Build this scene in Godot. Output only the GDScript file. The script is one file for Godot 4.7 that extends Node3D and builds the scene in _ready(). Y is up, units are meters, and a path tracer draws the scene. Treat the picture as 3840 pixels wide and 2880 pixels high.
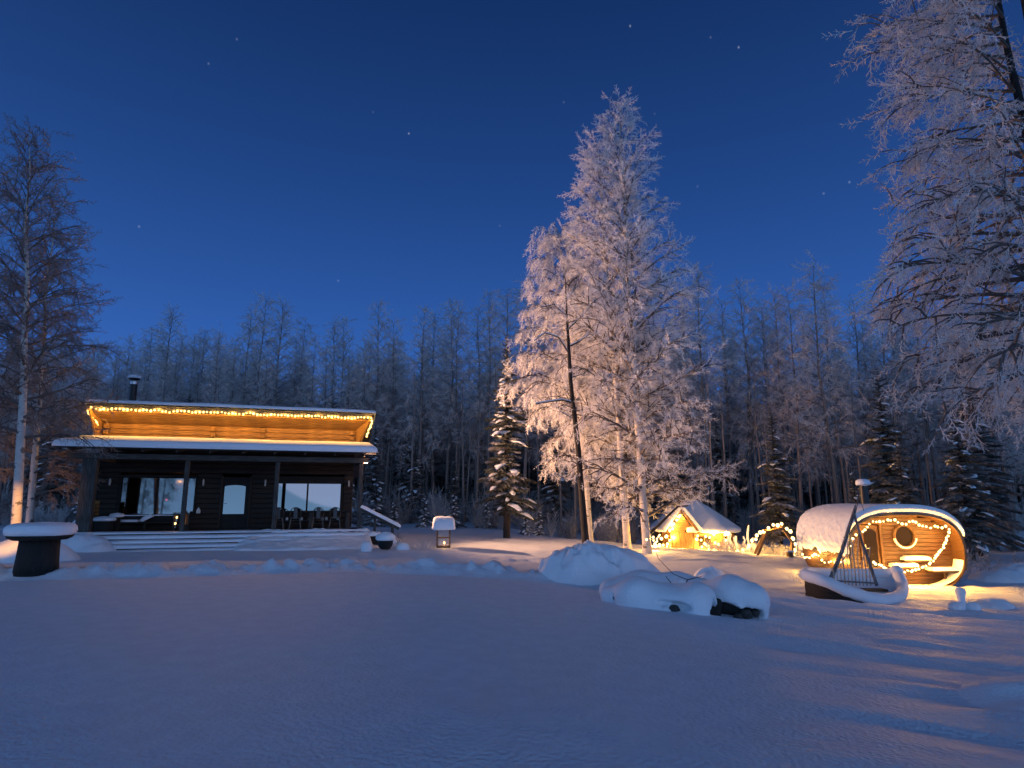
extends Node3D

# ---------------------------------------------------------------- mesh builder
class MB:
	var v := PackedVector3Array()
	var n := PackedVector3Array()
	var t := PackedVector2Array()
	var c := PackedColorArray()
	var col := Color.WHITE
	func tri(a: Vector3, b: Vector3, d: Vector3, na: Vector3, nb: Vector3, nd: Vector3, ta := Vector2.ZERO, tb := Vector2.ZERO, td := Vector2.ZERO) -> void:
		if (b - a).cross(d - a).dot(na + nb + nd) > 0.0:   # Godot's front faces run clockwise
			v.append(a); v.append(d); v.append(b)
			n.append(na); n.append(nd); n.append(nb)
			t.append(ta); t.append(td); t.append(tb)
		else:
			v.append(a); v.append(b); v.append(d)
			n.append(na); n.append(nb); n.append(nd)
			t.append(ta); t.append(tb); t.append(td)
		c.append(col); c.append(col); c.append(col)
	func flat(a: Vector3, b: Vector3, d: Vector3, out: Vector3) -> void:
		var m := (b - a).cross(d - a)
		if m.length_squared() < 1e-14:
			return
		m = m.normalized()
		if m.dot(out) < 0.0:
			m = -m
		tri(a, b, d, m, m, m)
	func quad(a: Vector3, b: Vector3, d: Vector3, e: Vector3, out: Vector3) -> void:
		flat(a, b, d, out)
		flat(a, d, e, out)
	func box(at: Vector3, size: Vector3, ba := Basis.IDENTITY, ch := 0.01) -> void:
		var h := size / 2.0
		var k := minf(ch, minf(h.x, minf(h.y, h.z)) * 0.6)
		var p := {}
		for sx in [-1, 1]:
			for sy in [-1, 1]:
				for sz in [-1, 1]:
					p[[sx, sy, sz, 0]] = at + ba * Vector3(sx * h.x, sy * (h.y - k), sz * (h.z - k))
					p[[sx, sy, sz, 1]] = at + ba * Vector3(sx * (h.x - k), sy * h.y, sz * (h.z - k))
					p[[sx, sy, sz, 2]] = at + ba * Vector3(sx * (h.x - k), sy * (h.y - k), sz * h.z)
		for s in [-1, 1]:
			quad(p[[s, -1, -1, 0]], p[[s, 1, -1, 0]], p[[s, 1, 1, 0]], p[[s, -1, 1, 0]], ba.x * s)
			quad(p[[-1, s, -1, 1]], p[[1, s, -1, 1]], p[[1, s, 1, 1]], p[[-1, s, 1, 1]], ba.y * s)
			quad(p[[-1, -1, s, 2]], p[[1, -1, s, 2]], p[[1, 1, s, 2]], p[[-1, 1, s, 2]], ba.z * s)
			for r in [-1, 1]:
				quad(p[[s, r, -1, 0]], p[[s, r, 1, 0]], p[[s, r, 1, 1]], p[[s, r, -1, 1]], ba * Vector3(s, r, 0))
				quad(p[[s, -1, r, 0]], p[[s, 1, r, 0]], p[[s, 1, r, 2]], p[[s, -1, r, 2]], ba * Vector3(s, 0, r))
				quad(p[[-1, s, r, 1]], p[[1, s, r, 1]], p[[1, s, r, 2]], p[[-1, s, r, 2]], ba * Vector3(0, s, r))
				for q in [-1, 1]:
					flat(p[[s, r, q, 0]], p[[s, r, q, 1]], p[[s, r, q, 2]], ba * Vector3(s, r, q))
	func bar(a: Vector3, b: Vector3, w: float, d: float, ch := 0.008) -> void:   # a beam from a to b
		var y := (b - a).normalized()
		var x := y.cross(Vector3.BACK if absf(y.z) < 0.9 else Vector3.UP).normalized()
		box((a + b) / 2.0, Vector3(w, a.distance_to(b), d), Basis(x, y, x.cross(y)), ch)
	func tube(pts: PackedVector3Array, rad: PackedFloat32Array, sides: int, cap := true) -> void:
		var m := pts.size()
		if m < 2:
			return
		var x := Vector3.RIGHT
		var along := 0.0
		var last := []
		for i in m:
			var d := (pts[mini(i + 1, m - 1)] - pts[maxi(i - 1, 0)]).normalized()
			if i == 0 and absf(d.dot(x)) > 0.9:
				x = Vector3.BACK
			x = (x - d * d.dot(x)).normalized()
			var y := d.cross(x)
			var ring := []
			if i > 0:
				along += pts[i].distance_to(pts[i - 1])
			for k in sides + 1:
				var a := TAU * k / sides
				var o := x * cos(a) + y * sin(a)
				ring.append([pts[i] + o * rad[i], o, Vector2(float(k) / sides, along)])
			if i > 0:
				for k in sides:
					var p = last[k]
					var q = last[k + 1]
					var r = ring[k + 1]
					var s = ring[k]
					tri(p[0], q[0], r[0], p[1], q[1], r[1], p[2], q[2], r[2])
					tri(p[0], r[0], s[0], p[1], r[1], s[1], p[2], r[2], s[2])
			if cap and (i == 0 or i == m - 1):
				var out := -d if i == 0 else d
				for k in range(1, sides - 1):
					tri(ring[0][0], ring[k][0], ring[k + 1][0], out, out, out)
			last = ring
	func rod(a: Vector3, b: Vector3, ra: float, rb: float, sides := 8) -> void:
		tube(PackedVector3Array([a, b]), PackedFloat32Array([ra, rb]), sides)
	func grid(nu: int, nv: int, f: Callable, flip := false) -> void:   # a smooth surface f(u, v)
		var p := []
		for j in nv + 1:
			var row := PackedVector3Array()
			for i in nu + 1:
				row.append(f.call(float(i) / nu, float(j) / nv))
			p.append(row)
		var q := []
		for j in nv + 1:
			var row := PackedVector3Array()
			for i in nu + 1:
				var du: Vector3 = p[j][mini(i + 1, nu)] - p[j][maxi(i - 1, 0)]
				var dv: Vector3 = p[mini(j + 1, nv)][i] - p[maxi(j - 1, 0)][i]
				var m := du.cross(dv).normalized()
				row.append(-m if flip else m)
			q.append(row)
		for j in nv:
			for i in nu:
				var a := Vector2(float(i) / nu, float(j) / nv)
				var e := Vector2(float(i + 1) / nu, float(j + 1) / nv)
				tri(p[j][i], p[j][i + 1], p[j + 1][i + 1], q[j][i], q[j][i + 1], q[j + 1][i + 1], a, Vector2(e.x, a.y), e)
				tri(p[j][i], p[j + 1][i + 1], p[j + 1][i], q[j][i], q[j + 1][i + 1], q[j + 1][i], a, e, Vector2(a.x, e.y))
	func ball(at: Vector3, r: Vector3, nu := 10, nv := 6) -> void:
		grid(nu, nv, func(u, w): return at + Vector3(r.x * cos(u * TAU) * sin(w * PI), r.y * cos(w * PI), r.z * sin(u * TAU) * sin(w * PI)))
	func lathe(profile: Array, sides: int, xf := Transform3D()) -> void:   # of Vector2(radius, height)
		grid(sides, profile.size() - 1, func(u, w):
			var k: Vector2 = profile[int(round(w * (profile.size() - 1)))]
			return xf * Vector3(k.x * cos(u * TAU), k.y, -k.x * sin(u * TAU)), true)
	func prism(poly: PackedVector2Array, z0: float, z1: float, xf := Transform3D()) -> void:   # an outline in x, y given depth along z
		var idx := Geometry2D.triangulate_polygon(poly)
		for k in range(0, idx.size(), 3):
			for z in [z0, z1]:
				var out := xf.basis * Vector3(0, 0, 1 if z == maxf(z0, z1) else -1)
				flat(xf * Vector3(poly[idx[k]].x, poly[idx[k]].y, z), xf * Vector3(poly[idx[k + 1]].x, poly[idx[k + 1]].y, z), xf * Vector3(poly[idx[k + 2]].x, poly[idx[k + 2]].y, z), out)
		var turn := -1.0 if Geometry2D.is_polygon_clockwise(poly) else 1.0
		for k in poly.size():
			var a := poly[k]
			var b := poly[(k + 1) % poly.size()]
			var o := Vector3(b.y - a.y, a.x - b.x, 0) * turn
			quad(xf * Vector3(a.x, a.y, z0), xf * Vector3(b.x, b.y, z0), xf * Vector3(b.x, b.y, z1), xf * Vector3(a.x, a.y, z1), xf.basis * o)
	func build() -> ArrayMesh:
		var a := []
		a.resize(Mesh.ARRAY_MAX)
		a[Mesh.ARRAY_VERTEX] = v
		a[Mesh.ARRAY_NORMAL] = n
		a[Mesh.ARRAY_TEX_UV] = t
		a[Mesh.ARRAY_COLOR] = c
		var m := ArrayMesh.new()
		m.add_surface_from_arrays(Mesh.PRIMITIVE_TRIANGLES, a)
		return m

# a smooth skin round where f is negative, by surface nets
static func nets(lo: Vector3, hi: Vector3, cell: float, f: Callable, at: Vector3) -> ArrayMesh:
	var n := Vector3i(((hi - lo) / cell).ceil()) + Vector3i.ONE
	var v := PackedFloat32Array()
	v.resize(n.x * n.y * n.z)
	var i := 0
	for z in n.z:
		for y in n.y:
			for x in n.x:
				v[i] = f.call(lo + Vector3(x, y, z) * cell)
				i += 1
	var step := [1, n.x, n.x * n.y]
	var verts := PackedVector3Array()
	var idx := PackedInt32Array()
	var place := {}
	for z in n.z - 1:
		for y in n.y - 1:
			for x in n.x - 1:
				var c: int = x + y * step[1] + z * step[2]
				var sum := Vector3.ZERO
				var count := 0
				for ax in 3:
					for b in 4:
						var o := Vector3i.ZERO
						o[(ax + 1) % 3] = b & 1
						o[(ax + 2) % 3] = b >> 1
						var e: int = c + o.x + o.y * step[1] + o.z * step[2]
						var p := v[e]
						var q: float = v[e + step[ax]]
						if (p < 0.0) != (q < 0.0):
							var w := Vector3(o)
							w[ax] = p / (p - q)
							sum += w
							count += 1
				if count:
					place[c] = verts.size()
					verts.append(lo - at + (Vector3(x, y, z) + sum / count) * cell)
	for z in range(1, n.z - 1):
		for y in range(1, n.y - 1):
			for x in range(1, n.x - 1):
				var c: int = x + y * step[1] + z * step[2]
				for ax in 3:
					if (v[c] < 0.0) != (v[c + step[ax]] < 0.0):
						var u: int = step[(ax + 1) % 3]
						var w: int = step[(ax + 2) % 3]
						var k := [place[c - u - w], place[c - w], place[c], place[c - u]]
						if v[c] < 0.0:
							k.reverse()
						for t in [0, 1, 2, 0, 2, 3]:
							idx.append(k[t])
	var st := SurfaceTool.new()
	st.begin(Mesh.PRIMITIVE_TRIANGLES)
	st.set_smooth_group(0)
	for p in verts:
		st.add_vertex(p)
	for k in idx:
		st.add_index(k)
	st.generate_normals()
	return st.commit()

# ---------------------------------------------------------------- naming helpers
var M := {}
var rng := RandomNumberGenerator.new()
var ns := FastNoiseLite.new()

func tag(o: Node3D, label: String, category: String, group := "", kind := "") -> Node3D:
	if label: o.set_meta("label", label)
	if category: o.set_meta("category", category)
	if group: o.set_meta("group", group)
	if kind: o.set_meta("kind", kind)
	return o

var used := {}
func numbered(called: String) -> String:
	var k: int = used.get(called, 0)
	used[called] = k + 1
	return called if k == 0 else "%s_%03d" % [called, k]

func thing(called: String, label: String, category: String, at := Vector3.ZERO, turn := 0.0, group := "") -> Node3D:
	var o := Node3D.new()
	o.name = numbered(called)
	add_child(o)
	o.position = at
	o.rotation_degrees.y = turn
	tag(o, label, category, group)
	return o

var counted := {}
func part_mesh(called: String, mesh: Mesh, m: Material, parent: Node3D, at := Transform3D()) -> MeshInstance3D:
	var o := MeshInstance3D.new()
	var key := [parent.get_instance_id(), called]
	var k: int = counted.get(key, 0)
	counted[key] = k + 1
	o.name = called if k == 0 else "%s_%03d" % [called, k]
	o.mesh = mesh
	o.material_override = m
	o.transform = at
	parent.add_child(o, true)
	return o

func part(called: String, b: MB, m: Material, parent: Node3D) -> MeshInstance3D:
	return part_mesh(called, b.build(), m, parent)

func boxp(called: String, at: Vector3, size: Vector3, m: Material, parent: Node3D, ch := 0.012, ba := Basis.IDENTITY) -> MeshInstance3D:
	var b := MB.new()
	b.box(at, size, ba, ch)
	return part(called, b, m, parent)

func barp(called: String, a: Vector3, b: Vector3, w: float, d: float, m: Material, parent: Node3D) -> MeshInstance3D:
	var k := MB.new()
	k.bar(a, b, w, d)
	return part(called, k, m, parent)

func rodp(called: String, pts: PackedVector3Array, r: float, m: Material, parent: Node3D, sides := 6) -> MeshInstance3D:
	var k := MB.new()
	var rr := PackedFloat32Array()
	rr.resize(pts.size())
	rr.fill(r)
	k.tube(pts, rr, sides)
	return part(called, k, m, parent)

# a cushion of settled snow over a rectangle w by d, its underside at y = 0 of xf
func cushion(b: MB, xf: Transform3D, w: float, d: float, h: float, r: float, rough := 0.03, freq := 1.5, sd := 0.0, bulge := 0.02) -> void:
	var nu := clampi(int(w / 0.1), 10, 70)
	var nv := clampi(int(d / 0.1), 8, 40)
	var side := func(k: float, half: float) -> Array:   # where along the side, and how high in the rounded edge
		var e := r / (2.0 * half)
		if k < 0.2:
			var a := k / 0.2 * PI / 2.0
			return [-half + r * (1.0 - cos(a)) - bulge * sin(2.0 * a), sin(a)]
		if k > 0.8:
			var a2 := (1.0 - k) / 0.2 * PI / 2.0
			return [half - r * (1.0 - cos(a2)) + bulge * sin(2.0 * a2), sin(a2)]
		return [lerpf(-half + r, half - r, (k - 0.2) / 0.6), 1.0]
	b.grid(nu, nv, func(u, w2):
		var a = side.call(u, w / 2.0)
		var e = side.call(w2, d / 2.0)
		var k: float = minf(a[1], e[1])
		var q := Vector3(a[0], 0.0, e[0])
		var wob := ns.get_noise_3d(q.x * freq * 20.0 + sd * 53.0, sd * 31.0, q.z * freq * 20.0)
		return xf * Vector3(q.x, k * (h + rough * wob), q.z + rough * 0.4 * wob), true)

# ---------------------------------------------------------------- materials
func lin(r: float, g: float, b: float) -> Color:
	return Color(r, g, b).linear_to_srgb()

func noise_tex(freq: float, lo: Color, hi: Color, sd: int, size := 256, oct := 4, kind := FastNoiseLite.TYPE_SIMPLEX_SMOOTH) -> NoiseTexture2D:
	var f := FastNoiseLite.new()
	f.noise_type = kind
	f.frequency = freq
	f.fractal_octaves = oct
	f.seed = sd
	var g := Gradient.new()
	g.set_color(0, lo)
	g.set_color(1, hi)
	var x := NoiseTexture2D.new()
	x.width = size
	x.height = size
	x.seamless = true
	x.noise = f
	x.color_ramp = g
	return x

func material(called: String, base: Color, rough: float, tex: Texture2D = null, scale := Vector3.ONE, bump: Texture2D = null, bump_cm := 0.5) -> StandardMaterial3D:
	var m := StandardMaterial3D.new()
	m.resource_name = called
	m.albedo_color = base
	m.roughness = rough
	if tex or bump:
		m.uv1_triplanar = true
		m.uv1_scale = scale
		m.albedo_texture = tex
		if bump:
			m.heightmap_enabled = true
			m.heightmap_texture = bump
			m.heightmap_scale = bump_cm
	M[called] = m
	return m

func make_materials() -> void:
	var grey := noise_tex(0.02, Color(0.55, 0.55, 0.55), Color(1, 1, 1), 3)
	var fine := noise_tex(0.05, Color(0, 0, 0), Color(1, 1, 1), 5, 512, 5)
	var grain := noise_tex(0.02, Color(0.45, 0.42, 0.4), Color(1, 1, 1), 9, 256, 5)
	var snow := material("snow", lin(0.78, 0.83, 0.88), 0.65, null, Vector3.ONE * 0.9, fine, 1.2)
	snow.uv1_world_triplanar = true
	var ground := material("snow_ground", lin(0.78, 0.83, 0.88), 0.6, noise_tex(0.01, Color(0.95, 0.95, 0.96), Color(1, 1, 1), 21, 512), Vector3.ONE * 0.55, fine, 1.6)
	ground.uv1_world_triplanar = true
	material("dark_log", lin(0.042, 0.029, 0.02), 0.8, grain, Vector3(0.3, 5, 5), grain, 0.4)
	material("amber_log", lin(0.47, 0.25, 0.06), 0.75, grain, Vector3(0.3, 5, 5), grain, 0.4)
	material("grey_wood", lin(0.1, 0.1, 0.095), 0.85, grain, Vector3(5, 0.4, 5), grain, 0.3)
	material("grey_beam", lin(0.1, 0.1, 0.09), 0.85, grain, Vector3(0.3, 5, 5), grain, 0.3)
	material("pine", lin(0.36, 0.19, 0.06), 0.7, grain, Vector3(4, 0.3, 4), grain, 0.3)
	material("pine_across", lin(0.34, 0.18, 0.055), 0.7, grain, Vector3(0.3, 4, 4), grain, 0.3)
	material("sauna_board", lin(0.11, 0.046, 0.0135), 0.6, grain, Vector3(0.35, 5, 5), grain, 0.3)
	material("sauna_trim", lin(0.15, 0.068, 0.022), 0.6, grain, Vector3(4, 0.5, 4))
	material("black_wood", lin(0.022, 0.022, 0.02), 0.85, grain, Vector3(3, 0.5, 3), grain, 0.6)
	material("hull", lin(0.028, 0.022, 0.018), 0.75, grain, Vector3(0.4, 4, 4), grain, 0.4)
	material("black_metal", lin(0.015, 0.015, 0.016), 0.45, grey, Vector3.ONE * 2.0)
	material("roofing", lin(0.03, 0.03, 0.032), 0.6)
	material("steel", lin(0.5, 0.5, 0.52), 0.35).metallic = 1.0
	material("metal_chair", lin(0.05, 0.05, 0.05), 0.4).metallic = 0.6
	material("cable", lin(0.02, 0.025, 0.02), 0.7)
	material("frosted_wood", lin(0.3, 0.29, 0.29), 0.9, grain, Vector3(3, 0.5, 3), fine, 1.0)
	material("rope", lin(0.4, 0.34, 0.28), 0.9)
	material("rope_dark", lin(0.08, 0.065, 0.05), 0.9)
	material("pale_paint", lin(0.55, 0.55, 0.52), 0.6)
	material("interior", lin(0.16, 0.1, 0.06), 0.8)
	material("stone", lin(0.09, 0.085, 0.08), 0.9, grey, Vector3.ONE * 1.5, fine, 2.0)
	var mirror := material("coated_glass", lin(0.17, 0.165, 0.155), 0.03)
	mirror.metallic = 1.0
	var half := material("half_glass", Color(lin(0.2, 0.2, 0.2), 0.6), 0.03, noise_tex(0.01, Color(0.97, 0.97, 0.97), Color(1, 1, 1), 51, 64))
	half.metallic = 1.0
	half.transparency = BaseMaterial3D.TRANSPARENCY_ALPHA
	material("clear_glass", Color(0.9, 0.9, 0.9, 0.12), 0.05).transparency = BaseMaterial3D.TRANSPARENCY_ALPHA
	material("dark_glass", lin(0.016, 0.012, 0.008), 0.04)
	for k in [["bulb", Color(1.0, 0.68, 0.2), 3.2], ["bulb_pale", Color(1.0, 0.76, 0.34), 3.6], ["flame", Color(1.0, 0.6, 0.2), 5.0], ["red_glow", Color(1.0, 0.05, 0.1), 2.5], ["lamp_glass", Color(1.0, 0.62, 0.3), 8.0], ["shade_glow", Color(1.0, 0.55, 0.22), 0.7]]:
		var e := material(k[0], Color(0.9, 0.8, 0.6), 0.5)
		e.emission_enabled = true
		e.emission = Color(k[1].r, k[1].g, k[1].b).linear_to_srgb()
		e.emission_energy_multiplier = k[2]
	for k in ["frost", "needles"]:
		var f := material(k, Color.WHITE, 0.9)
		f.vertex_color_use_as_albedo = true
	# birch bark: pale with dark dashes and patches
	var im := Image.create(128, 512, false, Image.FORMAT_RGB8)
	var bn := FastNoiseLite.new()
	bn.seed = 71
	bn.frequency = 0.02
	for y in 512:
		for x in 128:
			var wrap := absf(x - 64.0)
			var d := bn.get_noise_3d(wrap * 0.35, y * 2.2, 0.0)
			var p := bn.get_noise_3d(wrap * 0.8, y * 0.7, 90.0)
			var k := 0.5 + 0.12 * p
			if d > 0.36: k *= 0.35
			if p > 0.42: k *= 0.25
			im.set_pixel(x, y, Color(k, k * 0.93, k * 0.86).linear_to_srgb())
	var bark := StandardMaterial3D.new()
	bark.resource_name = "birch_bark"
	bark.albedo_texture = ImageTexture.create_from_image(im)
	bark.uv1_scale = Vector3(1, 0.45, 1)
	bark.roughness = 0.8
	M["birch_bark"] = bark
	material("forest_bark", lin(0.48, 0.42, 0.39), 0.9, noise_tex(0.05, Color(0.35, 0.33, 0.32), Color(1, 1, 1), 77, 256), Vector3(1.0, 2.2, 1.0))
	material("dark_bark", lin(0.035, 0.03, 0.028), 0.95, grey, Vector3(2, 0.7, 2), fine, 2.0)
	material("spruce_bark", lin(0.06, 0.045, 0.038), 0.95, grey, Vector3(2, 0.7, 2), fine, 2.0)

# ---------------------------------------------------------------- the snow ground
var table := PackedFloat32Array()
const T0 := Vector2(-70, -100)
const TS := 1.0
const TN := Vector2i(141, 151)
var trail: Array[Vector2] = [Vector2(-13.5, -13.8), Vector2(-11, -14), Vector2(-7.3, -14.6), Vector2(-3.8, -15.6), Vector2(-1.3, -15.4), Vector2(0.6, -14.9), Vector2(2.2, -14.2)]
var track: Array[Vector2] = [Vector2(-5.0, -19.5), Vector2(-3.0, -19.6), Vector2(-0.5, -19.8), Vector2(2.5, -20.5), Vector2(5.5, -24.0), Vector2(8.0, -30.0)]

func make_table() -> void:
	var pts := []
	for k in [
		[0, 0, 0.05], [-2.7, -3.6, 0.08], [2.7, -3.6, 0.06], [0, -8, 0.08], [-6, -9, 0.05], [-11, -14, -0.05], [-7.3, -14.5, 0.08], [-2.6, -15, 0.15], [1.0, -15, 0.05], [2, -13, -0.05],
		[-10, -14, 0.07], [-13, -17, 0.1], [-10.5, -20, -0.12], [-5, -21, -0.1], [-2.5, -23, 0.03], [0, -30, 0.08], [-8, -45, 0.05], [-29, -40, 0], [-18, -24, 0.3], [3.3, -28, 0], [4.5, -25, -0.2], [5.1, -24.5, -0.36],
		[8.8, -33.5, -1.2], [12, -36, -1.25], [10.8, -26, -0.7], [11.2, -18.6, -0.8], [7, -15.5, -0.85], [9.5, -14, -0.75], [15.4, -20, -0.9], [19.5, -48, -1.06], [4.2, -11, -0.38], [1.7, -12, -0.12], [5, -18, -0.6],
		[4.7, -7, -0.34], [8, -8, -0.62], [14, -10, -0.8], [-6, -4, 0], [-16, -8, 0.05], [0, -70, 0.6], [-50, -70, 1.0], [50, -70, -0.8], [60, 0, -1], [-60, 0, 0.3], [0, 40, -0.6], [-40, 40, -0.3], [40, 40, -1]]:
		pts.append(Vector3(k[0], k[2], k[1]))
	table.resize(TN.x * TN.y)
	for j in TN.y:
		for i in TN.x:
			var x := T0.x + i * TS
			var z := T0.y + j * TS
			var sum := 0.0
			var w := 1e-9
			for p in pts:
				var d: float = (p.x - x) * (p.x - x) + (p.z - z) * (p.z - z)
				var s: float = 2.0 + 0.09 * Vector2(p.x, p.z).length()
				var e := exp(-d / (2.0 * s * s)) / s + 0.02 / (1.0 + d * d * 0.0004) * 0.02
				sum += e * p.y
				w += e
			table[j * TN.x + i] = sum / w

func base_height(x: float, z: float) -> float:
	var u := clampf((x - T0.x) / TS, 1.0, TN.x - 2.001)
	var w := clampf((z - T0.y) / TS, 1.0, TN.y - 2.001)
	var i := int(u + 0.5)
	var j := int(w + 0.5)
	var a := u - i
	var b := w - j
	var wx := [0.5 * (0.5 - a) * (0.5 - a), 0.75 - a * a, 0.5 * (0.5 + a) * (0.5 + a)]
	var wz := [0.5 * (0.5 - b) * (0.5 - b), 0.75 - b * b, 0.5 * (0.5 + b) * (0.5 + b)]
	var s := 0.0
	for q in 3:
		for p in 3:
			s += table[(j + q - 1) * TN.x + i + p - 1] * wx[p] * wz[q]
	return s

func off(line: Array[Vector2], p: Vector2) -> float:
	var best := 1e9
	for k in line.size() - 1:
		var q := Geometry2D.get_closest_point_to_segment(p, line[k], line[k + 1])
		best = minf(best, p.distance_to(q))
	return best

func bumpy(x: float, z: float, f: float, s := 0.0) -> float:
	return ns.get_noise_3d(x * f * 100.0, s * 77.0, z * f * 100.0)

func height(x: float, z: float) -> float:
	var h := base_height(x, z)
	var far := clampf((Vector2(x, z).length() - 30.0) / 15.0, 0.0, 1.0)
	h += 0.05 * bumpy(x, z, 0.12)
	h += far * 0.22 * bumpy(x, z, 0.3, 2.0)
	if z < -11.0 and z > -34.0 and x > -16.0 and x < 14.0:
		var p := Vector2(x, z)
		var d := off(trail, p)
		if d < 2.2:
			var lump := 0.1 + 0.2 * bumpy(x, z, 0.8, 3.0) + 0.3 * absf(bumpy(x, z, 1.7, 4.0)) + 0.12 * bumpy(x, z, 4.0, 14.0)
			h += exp(-d * d / 0.16) * lump - 0.05 * exp(-(d - 0.75) * (d - 0.75) / 0.05)
		d = off(track, p)
		if d < 3.0:
			h += exp(-d * d / 1.6) * (0.1 * bumpy(x, z, 0.9, 5.0) + 0.06 * bumpy(x, z, 2.4, 6.0) - 0.05)
	if x > 1.0 and z > -17.0 and z < 3.0:   # wind-drawn drifts on the slope to the right
		var s := smoothstep(1.0, 5.0, x)
		var q := x * 0.9 + z * 0.35
		var r := z * 0.95 - x * 0.3
		h += s * (0.1 * ns.get_noise_3d(q * 22.0, 9.0, r * 75.0) + 0.045 * ns.get_noise_3d(q * 60.0, 19.0, r * 190.0))
	if x > 5.0 and z < -13.0 and z > -32.0:
		h += 0.06 * bumpy(x, z, 0.7, 7.0) * smoothstep(5.0, 7.0, x) + 0.03 * bumpy(x, z, 2.0, 8.0) * smoothstep(5.0, 7.0, x)
	if x > -6.0 and x < 6.0 and z < -20.0 and z > -45.0:
		h += 0.05 * bumpy(x, z, 0.5, 9.0) * smoothstep(-20.0, -23.0, z)
	return h + 0.006 * bumpy(x, z, 1.5, 10.0) + 0.02 * bumpy(x, z, 0.45, 12.0)

func axis(fine0: float, fine1: float, step: float, lo: float, hi: float, grow: float) -> PackedFloat32Array:
	var a := PackedFloat32Array()
	var k := fine0
	var s := step
	while k > lo:
		s *= grow
		k -= s
		a.append(k)
	a.reverse()
	k = fine0
	while k < fine1:
		a.append(k)
		k += step
	s = step
	while k < hi:
		a.append(k)
		s *= grow
		k += s
	return a

func make_ground() -> void:
	make_table()
	var xs := axis(-15.0, 15.0, 0.13, -700.0, 700.0, 1.07)
	var zs := axis(-26.0, -2.5, 0.105, -800.0, 400.0, 1.05)
	var nx := xs.size()
	var nz := zs.size()
	var v := PackedVector3Array()
	v.resize(nx * nz)
	for j in nz:
		for i in nx:
			v[j * nx + i] = Vector3(xs[i], height(xs[i], zs[j]), zs[j])
	var n := PackedVector3Array()
	n.resize(nx * nz)
	var idx := PackedInt32Array()
	idx.resize((nx - 1) * (nz - 1) * 6)
	var at := 0
	for j in nz:
		for i in nx:
			var du := v[j * nx + mini(i + 1, nx - 1)] - v[j * nx + maxi(i - 1, 0)]
			var dv := v[mini(j + 1, nz - 1) * nx + i] - v[maxi(j - 1, 0) * nx + i]
			n[j * nx + i] = dv.cross(du).normalized()
			if i < nx - 1 and j < nz - 1:
				var a := j * nx + i
				idx[at] = a
				idx[at + 1] = a + 1
				idx[at + 2] = a + nx + 1
				idx[at + 3] = a
				idx[at + 4] = a + nx + 1
				idx[at + 5] = a + nx
				at += 6
	var arr := []
	arr.resize(Mesh.ARRAY_MAX)
	arr[Mesh.ARRAY_VERTEX] = v
	arr[Mesh.ARRAY_NORMAL] = n
	arr[Mesh.ARRAY_INDEX] = idx
	var m := ArrayMesh.new()
	m.add_surface_from_arrays(Mesh.PRIMITIVE_TRIANGLES, arr)
	var o := part_mesh("snow_ground", m, M.snow_ground, self)
	tag(o, "", "", "", "structure")

func on(x: float, z: float, up := 0.0) -> Vector3:
	return Vector3(x, height(x, z) + up, z)

# ---------------------------------------------------------------- trees
var sprays := []        # fine frosted twigs, near trees
var sprays_rime := []   # near trees heavy with rime
var sprays_far := []    # the same with fewer, thicker twigs, forest trees
var fronds := []        # spruce

func spike(a: PackedVector3Array, p: Vector3, q: Vector3, r: float) -> void:
	var d := (q - p).normalized()
	var x := d.cross(Vector3(0.3, 0.1, 0.9)).normalized() * r
	var y := d.cross(x)
	var k := [p + x, p - x * 0.5 + y * 0.87, p - x * 0.5 - y * 0.87]
	for i in 3:
		a.append(k[i])
		a.append(q)
		a.append(k[(i + 1) % 3])

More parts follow.
